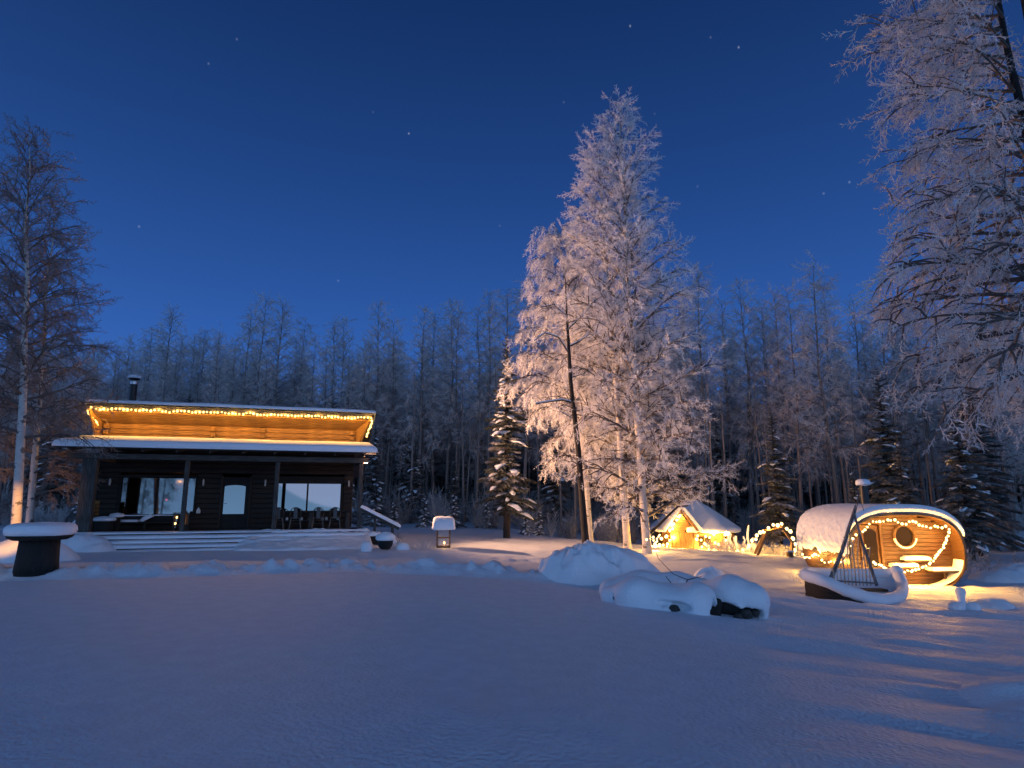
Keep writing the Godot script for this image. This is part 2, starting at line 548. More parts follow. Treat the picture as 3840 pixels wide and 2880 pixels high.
func make_sprays() -> void:
	for w in 14:   # the last six are thick with rime
		var a := PackedVector3Array()
		var p := Vector3.ZERO
		var th := 1.35 if w < 8 else 2.1
		var bend := Vector3(rng.randf_range(-0.35, 0.35), 0, rng.randf_range(-0.35, 0.35))
		spike(a, Vector3.ZERO, Vector3(0, 0.6, 0) + bend * 0.3, 0.012 * th)
		spike(a, Vector3(0, 0.45, 0) + bend * 0.2, Vector3(0, 1, 0) + bend, 0.010 * th)
		for k in 10:
			var t := 0.1 + 0.85 * (k + rng.randf() * 0.7) / 10.0
			var az := k * 2.4 + rng.randf() * 1.2
			p = Vector3(0, t, 0) + bend * t * t
			var d := (Vector3(cos(az), rng.randf_range(0.5, 1.3), sin(az)) + bend).normalized()
			var l := rng.randf_range(0.2, 0.42) * (1.1 - 0.5 * t)
			spike(a, p, p + d * l, 0.0095 * th)
			for s in 2:
				var e := (d + Vector3(rng.randf_range(-1, 1), rng.randf_range(-0.6, 0.8), rng.randf_range(-1, 1)) * 0.8).normalized()
				spike(a, p + d * l * rng.randf_range(0.2, 0.6), p + d * l * 0.4 + e * l * rng.randf_range(0.45, 0.8), 0.0075 * th)
		if w < 8: sprays.append(a)
		else: sprays_rime.append(a)
	for w in 5:
		var a := PackedVector3Array()
		var bend := Vector3(rng.randf_range(-0.3, 0.3), 0, rng.randf_range(-0.3, 0.3))
		spike(a, Vector3.ZERO, Vector3(0, 1, 0) + bend, 0.02)
		for k in 9:
			var t := 0.1 + 0.8 * (k + rng.randf() * 0.7) / 9.0
			var az := k * 2.4 + rng.randf()
			var p := Vector3(0, t, 0) + bend * t * t
			var d := (Vector3(cos(az), rng.randf_range(0.6, 1.5), sin(az))).normalized()
			spike(a, p, p + d * rng.randf_range(0.25, 0.5), 0.016)
		sprays_far.append(a)
	for w in 4:   # a spruce frond lies flat in x and y, its tip along y, needles thick below
		var a := PackedVector3Array()
		spike(a, Vector3.ZERO, Vector3(0, 1, -0.05), 0.035)
		for k in 12:
			var t := 0.05 + 0.85 * k / 12.0
			var s := 1.0 if k % 2 == 0 else -1.0
			var l := (0.5 - 0.33 * t) * rng.randf_range(0.8, 1.2)
			var tip := Vector3(s * l * 0.85, t + l * 0.6, rng.randf_range(-0.16, 0.02))
			spike(a, Vector3(0, t, 0), tip, 0.045)
			spike(a, Vector3(0, t, 0).lerp(tip, 0.4), tip * 0.75 + Vector3(-s * 0.02, t * 0.25 + 0.16, -0.05), 0.035)
			spike(a, Vector3(0, t, 0).lerp(tip, 0.3), Vector3(s * l * 0.5, t + 0.1, -0.12 - 0.1 * rng.randf()), 0.04)
		fronds.append(a)

class Leafage:
	var v := PackedVector3Array()
	var c := PackedColorArray()
	func add(lib: PackedVector3Array, at: Vector3, dir: Vector3, roll: float, size: float, color: Color) -> void:
		var y := dir.normalized()
		var x := y.cross(Vector3(0.31, 0.2, 0.93)).normalized().rotated(y, roll)
		put(lib, Transform3D(Basis(x, y, x.cross(y)).scaled(Vector3.ONE * size), at), color)
	func put(lib: PackedVector3Array, xf: Transform3D, color: Color) -> void:
		v.append_array(xf * lib)
		var k := PackedColorArray()
		k.resize(lib.size())
		k.fill(color)
		c.append_array(k)
	func build() -> ArrayMesh:
		var a := []
		a.resize(Mesh.ARRAY_MAX)
		a[Mesh.ARRAY_VERTEX] = v
		a[Mesh.ARRAY_COLOR] = c
		var m := ArrayMesh.new()
		m.add_surface_from_arrays(Mesh.PRIMITIVE_TRIANGLES, a)
		return m

func along(line: PackedVector3Array, f: float) -> Vector3:   # line by height share
	var k := f * (line.size() - 1)
	var i := clampi(int(k), 0, line.size() - 2)
	return line[i].lerp(line[i + 1], k - i)

func rv(s := 1.0) -> Vector3:
	return Vector3(rng.randf_range(-s, s), rng.randf_range(-s, s), rng.randf_range(-s, s))

func frost_tone(lo: float, hi: float) -> Color:
	var k := rng.randf_range(lo, hi)
	return Color(k, k * 0.985, k * 0.985)

# p: line (trunk), r0, f0 (crown start), n (limbs), reach, shape (power), up0 up1 (limb angle low/high), weep, sec (side limbs per metre),
# dens (sprays per metre), spray (size), lo hi (frost tone), far (coarse sprays), side (only limbs towards this direction)
func birch_parts(p: Dictionary) -> Array:
	var line: PackedVector3Array = p.line
	var trunk := MB.new()
	var smooth := PackedVector3Array()
	var rad := PackedFloat32Array()
	var steps := 26
	for i in steps + 1:
		var f := float(i) / steps
		smooth.append(along(line, f) + Vector3(0.04 * sin(f * 23.0 + p.r0 * 90.0), 0, 0.04 * cos(f * 17.0)) * f)
		rad.append(p.r0 * (pow(1.0 - f, 0.8) * 0.95 + 0.03) + 0.35 * p.r0 * exp(-f * 60.0))
	trunk.tube(smooth, rad, 6 if p.get("far", false) else 10)
	var limbs := MB.new()
	limbs.col = Color(0.11, 0.095, 0.09) if not p.get("far", false) else Color(0.16, 0.15, 0.155)
	var leaf := Leafage.new()
	var lib: Array = sprays_far if p.get("far", false) else (sprays_rime if p.get("rime", false) else sprays)
	var n: int = p.n
	for i in n:
		var f := lerpf(p.f0, 0.985, pow((i + rng.randf()) / n, 0.85))
		var at := along(line, f)
		var az := i * 2.39996 + rng.randf_range(-0.5, 0.5)
		var flatd := Vector3(cos(az), 0, sin(az))
		if p.has("side"):
			flatd = (flatd + p.side * 1.2).normalized()
		var g: float = (f - p.f0) / (1.0 - p.f0)
		var prof := pow(maxf(1.0 - g, 0.0), p.shape) * lerpf(p.get("low", 0.7), 1.0, smoothstep(0.0, 0.3, g))
		var len: float = p.reach * prof * rng.randf_range(0.75, 1.15) + 0.25
		var up: float = lerpf(p.up0, p.up1, g) + rng.randf_range(-0.15, 0.15)
		var dir := flatd * cos(up) + Vector3.UP * sin(up)
		var pts := PackedVector3Array([at])
		var segs := 6
		for s in segs:
			at += dir * len / segs
			pts.append(at)
			dir = (dir + Vector3.DOWN * p.weep * (0.5 + s * 0.25) / segs + rv(0.1)).normalized()
		var br := clampf(p.r0 * 0.3 * (1.0 - f) + 0.006 * len + 0.006, 0.008, 0.07)
		var rr := PackedFloat32Array()
		for s in segs + 1:
			rr.append(lerpf(br, 0.005, float(s) / segs))
		limbs.tube(pts, rr, 4, false)
		var m := int(len * p.sec) + 2
		for j in m:
			var t := lerpf(0.12, 1.0, (j + rng.randf()) / m)
			var q := along(pts, t)
			var k := clampi(int(t * segs), 0, segs - 1)
			var d0 := (pts[k + 1] - pts[k]).normalized()
			var d := (d0 + rv(0.9)).normalized()
			d.y += p.get("lift", 0.0)
			var l2 := (0.32 * len * (1.1 - 0.6 * t) + 0.25) * rng.randf_range(0.7, 1.2)
			var w := PackedVector3Array([q])
			for s in 3:
				q += d * l2 / 3.0
				w.append(q)
				d = (d + Vector3.DOWN * p.weep * 0.5 + rv(0.15)).normalized()
			limbs.tube(w, PackedFloat32Array([br * 0.4 + 0.002, br * 0.32 + 0.002, br * 0.2 + 0.002, 0.002]), 3, false)
			var tone: Color = frost_tone(p.lo, p.hi) * p.get("tint", Color.WHITE)
			var cnt := maxi(1, int(l2 * p.dens))
			for s in cnt:
				var t2 := (s + rng.randf()) / cnt
				var e := along(w, t2)
				var dd: Vector3 = ((w[3] - w[0]).normalized() * 0.8 + rv(0.75) + Vector3.DOWN * p.get("hang", 0.0)).normalized()
				leaf.add(lib[rng.randi() % lib.size()], e, dd, rng.randf() * TAU, p.spray * rng.randf_range(0.6, 1.2), tone)
	return [trunk.build(), limbs.build(), leaf.build()]

func tree_from(parts: Array, o: Node3D, bark: Material) -> void:
	part_mesh("trunk", parts[0], bark, o)
	part_mesh("branches", parts[1], M.frost, o).set_meta("kind", "stuff")
	part_mesh("crown", parts[2], M.frost, o).set_meta("kind", "stuff")

func spruce_parts(hgt: float, reach: float, n: int, snowy: float, gap := 0.08, rime := 0.0) -> Array:
	var trunk := MB.new()
	trunk.tube(PackedVector3Array([Vector3(0, -0.3, 0), Vector3(0, hgt * 0.5, 0.02), Vector3(0, hgt * 0.97, 0)]), PackedFloat32Array([hgt * 0.014 + 0.03, hgt * 0.009 + 0.02, 0.012]), 8)
	var leaf := Leafage.new()
	var snow := MB.new()
	for i in n:
		var f := lerpf(gap, 0.99, pow(float(i) / n, 0.95))
		var az := i * 2.39996 + rng.randf_range(-0.4, 0.4)
		var out := Vector3(cos(az), 0, sin(az))
		var len := reach * pow(1.0 - f, 0.85) * rng.randf_range(0.5, 1.25) * (0.75 + 0.25 * smoothstep(gap, gap + 0.15, f)) + 0.12
		var at := Vector3(0, f * hgt, 0)
		var dir := (out + Vector3.UP * lerpf(-0.15, 0.6, f * f)).normalized()
		var segs := maxi(2, int(len / 0.3))
		var across := out.cross(Vector3.UP)
		for s in segs:
			var t := float(s) / segs
			var size := lerpf(0.55, 0.85, 1.0 - t) * minf(1.0, len * 0.8)
			var g := rng.randf_range(0.6, 1.2)
			var col := Color(0.04 * g, 0.05 * g, 0.042 * g).lerp(Color(0.3, 0.3, 0.31), rime * rng.randf())
			if rng.randf() < snowy * 0.5:
				col = Color(0.3, 0.3, 0.31)
			for side in ([-0.75, 0.0, 0.75] if s < segs - 1 else [0.0, 0.0]):
				var d: Vector3 = (dir + across * (side + rng.randf_range(-0.25, 0.25))).normalized()
				var up := Vector3.UP.slide(d).normalized()
				leaf.put(fronds[rng.randi() % 4], Transform3D(Basis(d.cross(up), d, up).orthonormalized().scaled(Vector3.ONE * size), at + Vector3.DOWN * rng.randf() * 0.06), col)
			if s > 0 and rng.randf() < snowy and len > 0.35:
				var w := rng.randf_range(0.12, 0.26) * minf(1.3, len)
				var ba := Basis(across, Vector3.UP, out) * Basis(Vector3.RIGHT, 0.35)
				var c0 := at + Vector3.UP * 0.05 + across * rng.randf_range(-0.25, 0.25) * len * 0.6
				snow.grid(7, 4, func(u, v2): return c0 + ba * Vector3(w * cos(u * TAU) * sin(v2 * PI) * (1.0 + 0.4 * sin(u * 19.0 + i)), 0.06 * cos(v2 * PI) - 0.5 * pow(sin(u * TAU) * sin(v2 * PI), 2.0) * w, 2.1 * w * sin(u * TAU) * sin(v2 * PI)))
			at += dir * len / segs
			dir = (dir + Vector3.DOWN * 0.12 + Vector3.UP * 0.18 * t).normalized()
	return [trunk.build(), leaf.build(), snow.build()]

func spruce_from(parts: Array, o: Node3D) -> void:
	part_mesh("trunk", parts[0], M.spruce_bark, o)
	part_mesh("crown", parts[1], M.needles, o).set_meta("kind", "stuff")
	part_mesh("snow_load", parts[2], M.snow, o).set_meta("kind", "stuff")

func L(pts: Array) -> PackedVector3Array:
	return PackedVector3Array(pts)

func big_trees() -> void:
	var o := thing("birch_tree", "tallest frosted birch, its pale trunk rising just left of the lit hut", "tree", on(5.14, -24.5))
	var ps := birch_parts({"line": L([Vector3(0, -0.3, 0), Vector3(-0.25, 6, 0), Vector3(-0.4, 12, 0), Vector3(-0.5, 19.1, 0)]), "r0": 0.17, "f0": 0.07, "n": 100, "reach": 3.9, "shape": 0.62, "up0": 0.35, "up1": 1.05, "weep": 0.4, "sec": 4.4, "dens": 5.6, "spray": 0.5, "hang": 0.1, "lo": 0.66, "hi": 0.88})
	tree_from(ps, o, M.birch_bark)
	var limb := MB.new()   # the bare limb that arches over the hut's gable
	limb.tube(L([Vector3(0.05, 0.7, 0), Vector3(0.35, 1.0, 0.2), Vector3(0.75, 1.4, 0.3), Vector3(1.15, 1.75, 0.3), Vector3(1.55, 1.78, 0.3)]), PackedFloat32Array([0.06, 0.05, 0.042, 0.035, 0.02]), 7)
	part("branch", limb, M.dark_bark, o)
	o = thing("birch_tree", "frosted birch with a slender pale trunk between the weeping birch and the tallest birch", "tree", on(4.52, -25.2))
	ps = birch_parts({"line": L([Vector3(0, -0.3, 0), Vector3(-0.25, 6, 0), Vector3(-0.55, 12, 0), Vector3(-0.75, 17.4, 0)]), "r0": 0.15, "f0": 0.11, "n": 76, "reach": 2.6, "shape": 0.5, "up0": 0.3, "up1": 1.0, "weep": 0.45, "sec": 4.4, "dens": 7.0, "spray": 0.5, "hang": 0.25, "lo": 0.66, "hi": 0.88})
	tree_from(ps, o, M.birch_bark)
	o = thing("weeping_birch", "frosted weeping birch with hanging curtains of twigs behind the bare dark tree", "tree", on(3.4, -28.0))
	ps = birch_parts({"line": L([Vector3(0, -0.3, 0), Vector3(-0.25, 5, 0), Vector3(-0.75, 10, 0), Vector3(-1.2, 14.6, 0)]), "r0": 0.16, "f0": 0.22, "n": 72, "reach": 3.3, "shape": 0.4, "up0": 0.45, "up1": 0.95, "weep": 1.5, "sec": 4.2, "dens": 7.5, "spray": 0.6, "hang": 1.5, "lo": 0.66, "hi": 0.88})
	tree_from(ps, o, M.birch_bark)
	# the bare dark tree with one snow-laden limb
	o = thing("bare_tree", "leaning dark bare tree with a snow-laden side limb in front of the weeping birch", "tree", on(2.66, -23.4))
	o.scale = Vector3.ONE * 0.87
	var t := MB.new()
	t.tube(L([Vector3(0.05, -0.2, 0), Vector3(-0.1, 2.2, 0), Vector3(-0.22, 4.3, 0), Vector3(-0.5, 7.2, 0), Vector3(-0.55, 8.6, 0), Vector3(-0.62, 10.4, 0), Vector3(-0.66, 12.0, 0)]), PackedFloat32Array([0.17, 0.135, 0.115, 0.09, 0.075, 0.045, 0.015]), 9)
	part("trunk", t, M.dark_bark, o)
	var bl := [[6.35, L([Vector3(-0.42, 6.3, 0), Vector3(-0.9, 6.4, 0.1), Vector3(-1.5, 6.3, 0.2), Vector3(-2.05, 6.22, 0.2)]), 0.05], [8.7, L([Vector3(-0.55, 8.5, 0), Vector3(-1.0, 9.2, 0.1), Vector3(-1.6, 9.4, 0.1), Vector3(-2.1, 9.0, 0.2)]), 0.04], [8.9, L([Vector3(-0.56, 8.8, 0), Vector3(-0.1, 9.0, 0.1), Vector3(0.35, 9.35, 0.1)]), 0.04], [9.6, L([Vector3(-0.58, 9.6, 0), Vector3(0.1, 10.2, 0.1), Vector3(0.6, 10.9, 0)]), 0.035], [10, L([Vector3(-0.6, 10.2, 0), Vector3(-1.2, 10.7, 0.1), Vector3(-1.8, 10.6, 0)]), 0.03], [7.5, L([Vector3(-0.5, 7.4, 0), Vector3(-0.1, 7.5, 0.2), Vector3(0.1, 7.45, 0.2)]), 0.03], [5.5, L([Vector3(-0.4, 5.6, 0), Vector3(-1.0, 5.9, 0.2), Vector3(-1.5, 6.6, 0.1)]), 0.02], [10.8, L([Vector3(-0.63, 10.9, 0), Vector3(-0.2, 11.5, 0), Vector3(0.1, 12.1, 0)]), 0.02]]
	for b in bl:
		var line: PackedVector3Array = b[1]
		t = MB.new()
		var rr := PackedFloat32Array()
		for i in line.size():
			rr.append(b[2] * (1.0 - 0.75 * i / line.size()))
		t.tube(line, rr, 6)
		for k in 9:   # side twigs
			var q := along(line, 0.3 + 0.7 * k / 9.0)
			var d := (rv(1.0) + Vector3(0, 0.3, 0) + (line[-1] - line[0]).normalized() * 0.6).normalized() * rng.randf_range(0.3, 0.8)
			t.tube(L([q, q + d * 0.5 + rv(0.05), q + d]), PackedFloat32Array([0.012, 0.009, 0.003]), 3, false)
		part("branch", t, M.dark_bark, o)
		var s := MB.new()
		for i in line.size() - 1:
			s.rod(line[i] + Vector3(0, b[2] * 0.9, 0), line[i + 1] + Vector3(0, b[2] * 0.8, 0), b[2] * 0.8, b[2] * 0.7, 6)
		part("snow_line", s, M.snow, o)
	# the near trees whose frosted limbs fill the right edge
	o = thing("frosted_birch", "near frosted tree with two dark trunks filling the right edge of the picture", "tree", on(8.55, -9.5))
	ps = birch_parts({"line": L([Vector3(0.1, -0.3, 0), Vector3(0, 3, 0), Vector3(0, 7, 0), Vector3(-0.1, 12.5, 0)]), "r0": 0.19, "f0": 0.41, "n": 76, "reach": 2.25, "shape": 0.2, "up0": 0.05, "up1": 0.6, "weep": 0.75, "sec": 4.4, "dens": 5.6, "spray": 0.5, "hang": 0.4, "lo": 0.5, "hi": 0.7, "low": 1.0, "side": Vector3(-0.55, 0, -0.6)})
	tree_from(ps, o, M.dark_bark)
	t = MB.new()
	t.tube(L([Vector3(0.35, -0.3, 0.7), Vector3(-0.05, 4, 0.55), Vector3(-0.05, 9, 0.5), Vector3(-0.1, 12, 0.5)]), PackedFloat32Array([0.15, 0.12, 0.1, 0.07]), 9)
	part("trunk", t, M.dark_bark, o)
	# the trees at the left edge
	o = thing("birch_tree", "tall sparse birch at the left edge, its lower trunk lit orange", "tree", on(-13.2, -17.2))
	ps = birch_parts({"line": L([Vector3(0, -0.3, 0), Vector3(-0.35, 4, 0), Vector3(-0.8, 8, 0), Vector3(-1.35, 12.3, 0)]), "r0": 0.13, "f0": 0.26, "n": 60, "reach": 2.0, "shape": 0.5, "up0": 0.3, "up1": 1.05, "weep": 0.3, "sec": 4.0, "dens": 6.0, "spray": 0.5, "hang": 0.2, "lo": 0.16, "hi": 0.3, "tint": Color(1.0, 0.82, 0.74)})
	tree_from(ps, o, M.birch_bark)
	o = thing("birch_tree", "bushy brown birch left of the cabin, behind the leftmost birch", "tree", on(-16.9, -22.5))
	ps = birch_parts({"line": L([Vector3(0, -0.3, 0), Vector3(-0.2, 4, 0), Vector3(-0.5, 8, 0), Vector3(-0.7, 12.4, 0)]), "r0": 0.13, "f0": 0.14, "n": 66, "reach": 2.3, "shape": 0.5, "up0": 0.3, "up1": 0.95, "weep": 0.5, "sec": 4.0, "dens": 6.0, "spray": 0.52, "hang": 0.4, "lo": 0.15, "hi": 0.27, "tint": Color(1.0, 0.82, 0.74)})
	tree_from(ps, o, M.birch_bark)
	o = thing("birch_tree", "birch cut by the left edge whose bare pale limbs reach in from the side", "tree", on(-17.2, -18.2))
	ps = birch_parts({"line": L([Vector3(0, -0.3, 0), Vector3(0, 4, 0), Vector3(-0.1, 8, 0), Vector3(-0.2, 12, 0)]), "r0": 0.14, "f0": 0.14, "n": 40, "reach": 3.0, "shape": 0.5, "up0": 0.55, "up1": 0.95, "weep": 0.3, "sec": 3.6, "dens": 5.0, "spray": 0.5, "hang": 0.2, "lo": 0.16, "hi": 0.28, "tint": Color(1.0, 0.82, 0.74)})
	tree_from(ps, o, M.birch_bark)

func forest() -> void:
	var kinds := []
	for k in 6:
		var h := 16.5
		var sway := rng.randf_range(-0.5, 0.5)
		kinds.append(birch_parts({"line": L([Vector3(0, -0.6, 0), Vector3(sway * 0.4, 5, 0), Vector3(sway, 10, 0.1), Vector3(sway * 0.7, h, 0)]), "r0": 0.125 + 0.015 * (k % 3), "f0": [0.38, 0.3, 0.48, 0.34, 0.42, 0.25][k], "n": 46, "reach": [1.7, 1.9, 1.6, 2.1, 1.5, 1.8][k], "shape": 0.6, "up0": 0.35, "up1": 1.1, "weep": [0.3, 0.7, 0.25, 1.0, 0.3, 0.5][k], "sec": 3.6, "dens": 4.2, "spray": 0.75, "hang": 0.2, "lo": 0.42, "hi": 0.66, "far": true, "tint": Color(1.0, 0.95, 0.93)}))
	var firs := [spruce_parts(10.0, 1.9, 100, 0.12, 0.1, 0.55), spruce_parts(9.0, 2.1, 84, 0.1, 0.06, 0.7), spruce_parts(3.2, 1.0, 44, 0.6, 0.03, 0.4)]
	# [x, z, height of the top] of the trees that make the skyline
	var front := [[-39.3,-58,16.2],[-37.9,-60,17.4],[-32.7,-55,17.2],[-29.0,-52,17.9],[-29.6,-56,16.6],[-27.8,-55,16.8],[-27.8,-58,17.4],[-22.6,-52,17.7],[-19.8,-49,17.8],[-19.4,-51,18.0],[-18.4,-54,17.6],[-15.4,-52,16.8],[-13.7,-50,16.4],[-10.5,-47,16.8],[-9.4,-47,15.3],[-6.8,-46,16.1],[-6.2,-50,16.8],[-4.9,-47,16.9],[-4.0,-46,16.3],[-2.8,-48,16.7],[-1.7,-45,17.0],[-0.4,-46,17.6],[0.8,-45,18.1],[2.8,-48,18.7],[4.8,-47,19.7],[13.1,-46,18.0],[13.6,-43,18.2],[16.6,-48,17.4],[16.5,-44,17.4],[19.4,-47,16.6],[18.7,-43,16.2],[18.5,-41,15.7],[19.5,-38,16.5],[22.6,-43,16.9],[25.6,-45,16.4],[25.9,-42,16.4],[28.5,-44,15.7],[28.2,-42,15.2],[29.6,-41,14.5],[30.8,-40,15.1],[31.4,-38,14.1],[-35.9,-50,13.9],[-39.0,-52,13.7],[-36.2,-45,13.7]]
	for k in 170:   # and of those behind and between them
		var z := rng.randf_range(-44.0, -78.0)
		var x := rng.randf_range(-1.0, 1.0) * (-z * 0.86 + 3.0)
		if x > 10.0: z += 2.0
		front.append([x, z, (0.262 + (0.035 if x > 0.0 else 0.0)) * -z * rng.randf_range(0.82, 1.02) + 1.65])
	var zone := func(x: float, z: float) -> int:
		var a := x / -z
		return 0 if a < -0.62 else (1 if a < -0.22 else (2 if a < 0.03 else (3 if a < 0.27 else (4 if a < 0.5 else 5))))
	var where := ["left of the cabin", "above the cabin's lit roof", "between the cabin and the snowy spruce", "behind the big frosted birches", "between the hut and the rounded sauna", "right of the sauna's chimney"]
	var ranked := []
	for k in front.size():
		var f = front[k]
		var zn: int = zone.call(f[0], f[1])
		var p := on(f[0], f[1])
		var o := thing("forest_birch", "frosted birch deep in the forest " + where[zn], "tree", p, rng.randf() * 360.0, "forest birches " + where[zn])
		if k < 44: ranked.append([f[0] / -f[1], o, "skyline birch", where[zn]])
		var kind: Array = kinds[rng.randi() % 6]
		part_mesh("trunk", kind[0], M.forest_bark, o)
		part_mesh("branches", kind[1], M.frost, o).set_meta("kind", "stuff")
		part_mesh("crown", kind[2], M.frost, o).set_meta("kind", "stuff")
		var s: float = (f[2] - p.y) / 16.5
		o.scale = Vector3(s * rng.randf_range(0.9, 1.15), s, s * rng.randf_range(0.9, 1.15))
	# slim bare stems between them
	for k in 80:
		var z := rng.randf_range(-41.0, -56.0)
		var x := rng.randf_range(-0.28, 0.72) * -z
		if x > 10.0: z += 4.0
		var o := thing("young_birch", "slim pale young birch standing in the forest " + where[zone.call(x, z)], "tree", on(x, z), rng.randf() * 360.0, "slim stems " + where[zone.call(x, z)])
		part_mesh("trunk", kinds[rng.randi() % 6][0], M.forest_bark, o)
		o.scale = Vector3(0.7, rng.randf_range(0.5, 0.75), 0.7)
	# spruces in the forest edge
	var sp := [[-6.6, -43, 0, 0.6], [-9.5, -43.5, 0, 0.7], [-4.0, -44, 1, 0.5], [-2.0, -46, 0, 0.55], [-7.8, -47, 1, 0.8], [-20, -47, 0, 0.9], [-34, -46, 1, 1.0], [-31, -43, 0, 0.9], [-27, -44, 1, 0.8], [17.2, -28, 1, 0.6], [14.0, -26.0, 1, 0.42], [19.2, -27, 0, 0.7], [22.5, -31, 1, 0.9], [20.2, -34, 0, 1.0], [26, -35, 1, 1.0], [15, -36, 0, 0.8], [23, -26, 0, 0.7], [-13, -45, 0, 0.9], [-38, -44, 0, 1.0], [3, -46, 1, 0.9], [-24, -46, 0, 0.95], [9, -48, 0, 1.0], [12.5, -50, 1, 1.0], [16, -49, 0, 1.0], [28, -38, 0, 1.1]]
	for s in sp:
		var o := thing("forest_spruce", "dark frosted spruce in the forest " + where[zone.call(s[0], s[1])], "tree", on(s[0], s[1]), rng.randf() * 360.0, "dark spruces " + where[zone.call(s[0], s[1])])
		spruce_from(firs[s[2]], o)
		o.scale = Vector3.ONE * s[3]
		ranked.append([s[0] / -s[1], o, "dark frosted spruce", where[zone.call(s[0], s[1])]])
	var young := [[-5.2, -38, 0.6], [-8.3, -39, 0.9], [-6.9, -37.5, 0.5], [-3.6, -39.5, 0.7], [-1.6, -40, 0.6], [0.8, -37, 0.45], [1.6, -38, 0.5], [-10.2, -40, 0.9], [-18.5, -33, 0.8], [-17.0, -31.5, 0.6], [-19.5, -29, 0.7]]
	for s in young:
		var o := thing("young_spruce", "small snow-covered spruce at the forest edge " + where[zone.call(s[0], s[1])], "tree", on(s[0], s[1]), rng.randf() * 360.0, "small spruces " + where[zone.call(s[0], s[1])])
		spruce_from(firs[2], o)
		o.scale = Vector3.ONE * s[2]
		ranked.append([s[0] / -s[1], o, "small snowy spruce", where[zone.call(s[0], s[1])]])
	ranked.sort_custom(func(a, b): return a[0] < b[0])   # tell them apart by their order from the left
	var order := {}
	for r in ranked:
		var at: int = order.get([r[2], r[3]], 0)
		order[[r[2], r[3]]] = at + 1
		r[1].set_meta("label", ["leftmost %s", "second %s from the left", "third %s from the left", "fourth %s from the left", "fifth %s from the left", "sixth %s from the left", "seventh %s from the left", "eighth %s from the left", "ninth %s from the left", "tenth %s from the left", "eleventh %s from the left", "twelfth %s from the left", "thirteenth %s from the left", "fourteenth %s from the left"][mini(at, 13)] % r[2] + ", " + r[3])
	# the far forest and the brush on its floor, which nobody could count
	var clump := ArrayMesh.new()
	var mats := [M.forest_bark, M.frost, M.frost, M.spruce_bark, M.needles]
	for k in 4:
		var xf := Transform3D(Basis(Vector3.UP, k * 2.0).scaled(Vector3(1, [1.0, 0.9, 1.05, 1.1][k], 1)), Vector3([-2.0, 1.6, 0.2, 0.6][k], 0, [0.5, -1.5, 2.0, 0.0][k]))
		var src: Array = kinds[k] if k < 3 else firs[1]
		for q in (3 if k < 3 else 2):
			var arr: Array = src[q].surface_get_arrays(0)
			arr[Mesh.ARRAY_VERTEX] = xf * (arr[Mesh.ARRAY_VERTEX] as PackedVector3Array)
			if arr[Mesh.ARRAY_NORMAL] != null:
				arr[Mesh.ARRAY_NORMAL] = Transform3D(Basis(Vector3.UP, k * 2.0), Vector3.ZERO) * (arr[Mesh.ARRAY_NORMAL] as PackedVector3Array)
			clump.add_surface_from_arrays(Mesh.PRIMITIVE_TRIANGLES, arr)
			clump.surface_set_material(clump.get_surface_count() - 1, mats[q] if k < 3 else mats[3 + q])
	var mm := MultiMesh.new()
	mm.transform_format = MultiMesh.TRANSFORM_3D
	mm.mesh = clump
	mm.instance_count = 460
	for k in 460:
		var z := rng.randf_range(-66.0, -135.0)
		var x := rng.randf_range(-0.95, 0.95) * -z
		var s := rng.randf_range(0.8, 1.1)
		mm.set_instance_transform(k, Transform3D(Basis(Vector3.UP, rng.randf() * TAU).scaled(Vector3(s, s * 0.95, s)), on(x, z)))
	var far := MultiMeshInstance3D.new()
	far.name = "far_forest"
	far.multimesh = mm
	add_child(far)
	tag(far, "dense far forest of birch and spruce closing the view behind the nearer trees", "forest", "", "stuff")
	mm = MultiMesh.new()
	mm.transform_format = MultiMesh.TRANSFORM_3D
	mm.use_colors = true
	var bush := Leafage.new()
	for k in 9:
		bush.add(sprays_far[k % 5], rv(0.12) * Vector3(1, 0, 1), Vector3.UP + rv(0.7) * Vector3(1, 0.2, 1), k, rng.randf_range(0.6, 1.0), Color.WHITE)
	mm.mesh = bush.build()
	mm.instance_count = 1500
	for k in 1500:
		var z := rng.randf_range(-39.0, -64.0)
		var x := rng.randf_range(-0.9, 0.8) * -z
		if x > 8.0 and z > -43.0: z -= 5.0
		var s := rng.randf_range(0.5, 1.7)
		var g := rng.randf_range(0.2, 0.5)
		mm.set_instance_transform(k, Transform3D(Basis(Vector3.UP, rng.randf() * TAU).scaled(Vector3(s, s * rng.randf_range(0.8, 1.8), s)), on(x, z)))
		mm.set_instance_color(k, Color(g, g, g))
	far = MultiMeshInstance3D.new()
	far.name = "forest_brush"
	far.multimesh = mm
	far.material_override = M.frost
	add_child(far)
	tag(far, "frosted brush and saplings covering the forest floor between the trunks", "brush", "", "stuff")
	# the lone spruce in front of the forest
	var o := thing("spruce_tree", "lone dark spruce with snow pads and bare lower trunk, right of the lantern box", "tree", on(-0.25, -30.0))
	spruce_from(spruce_parts(9.9, 1.5, 120, 0.5, 0.13, 0.15), o)
	# trees behind the viewer, which the left window mirrors
	for s in [[-14.0, 9.0, 0.6], [-12.3, 7.0, 0.5], [-10.6, 10.0, 0.6], [-13.0, 13.0, 0.7], [-15.5, 8.0, 0.55]]:
		o = thing("forest_birch", "frosted birch behind the viewer, mirrored in the cabin's left window", "tree", on(s[0], s[1]), s[0] * 50.0, "birches mirrored in the window")
		tree_from(kinds[5], o, M.forest_bark)
		o.scale = Vector3.ONE * s[2]

# ---------------------------------------------------------------- lights
func spline(p: PackedVector3Array, f: float) -> Vector3:
	var k := f * (p.size() - 1)
	var i := clampi(int(k), 0, p.size() - 2)
	return p[i].cubic_interpolate(p[i + 1], p[maxi(i - 1, 0)], p[mini(i + 2, p.size() - 1)], k - i)

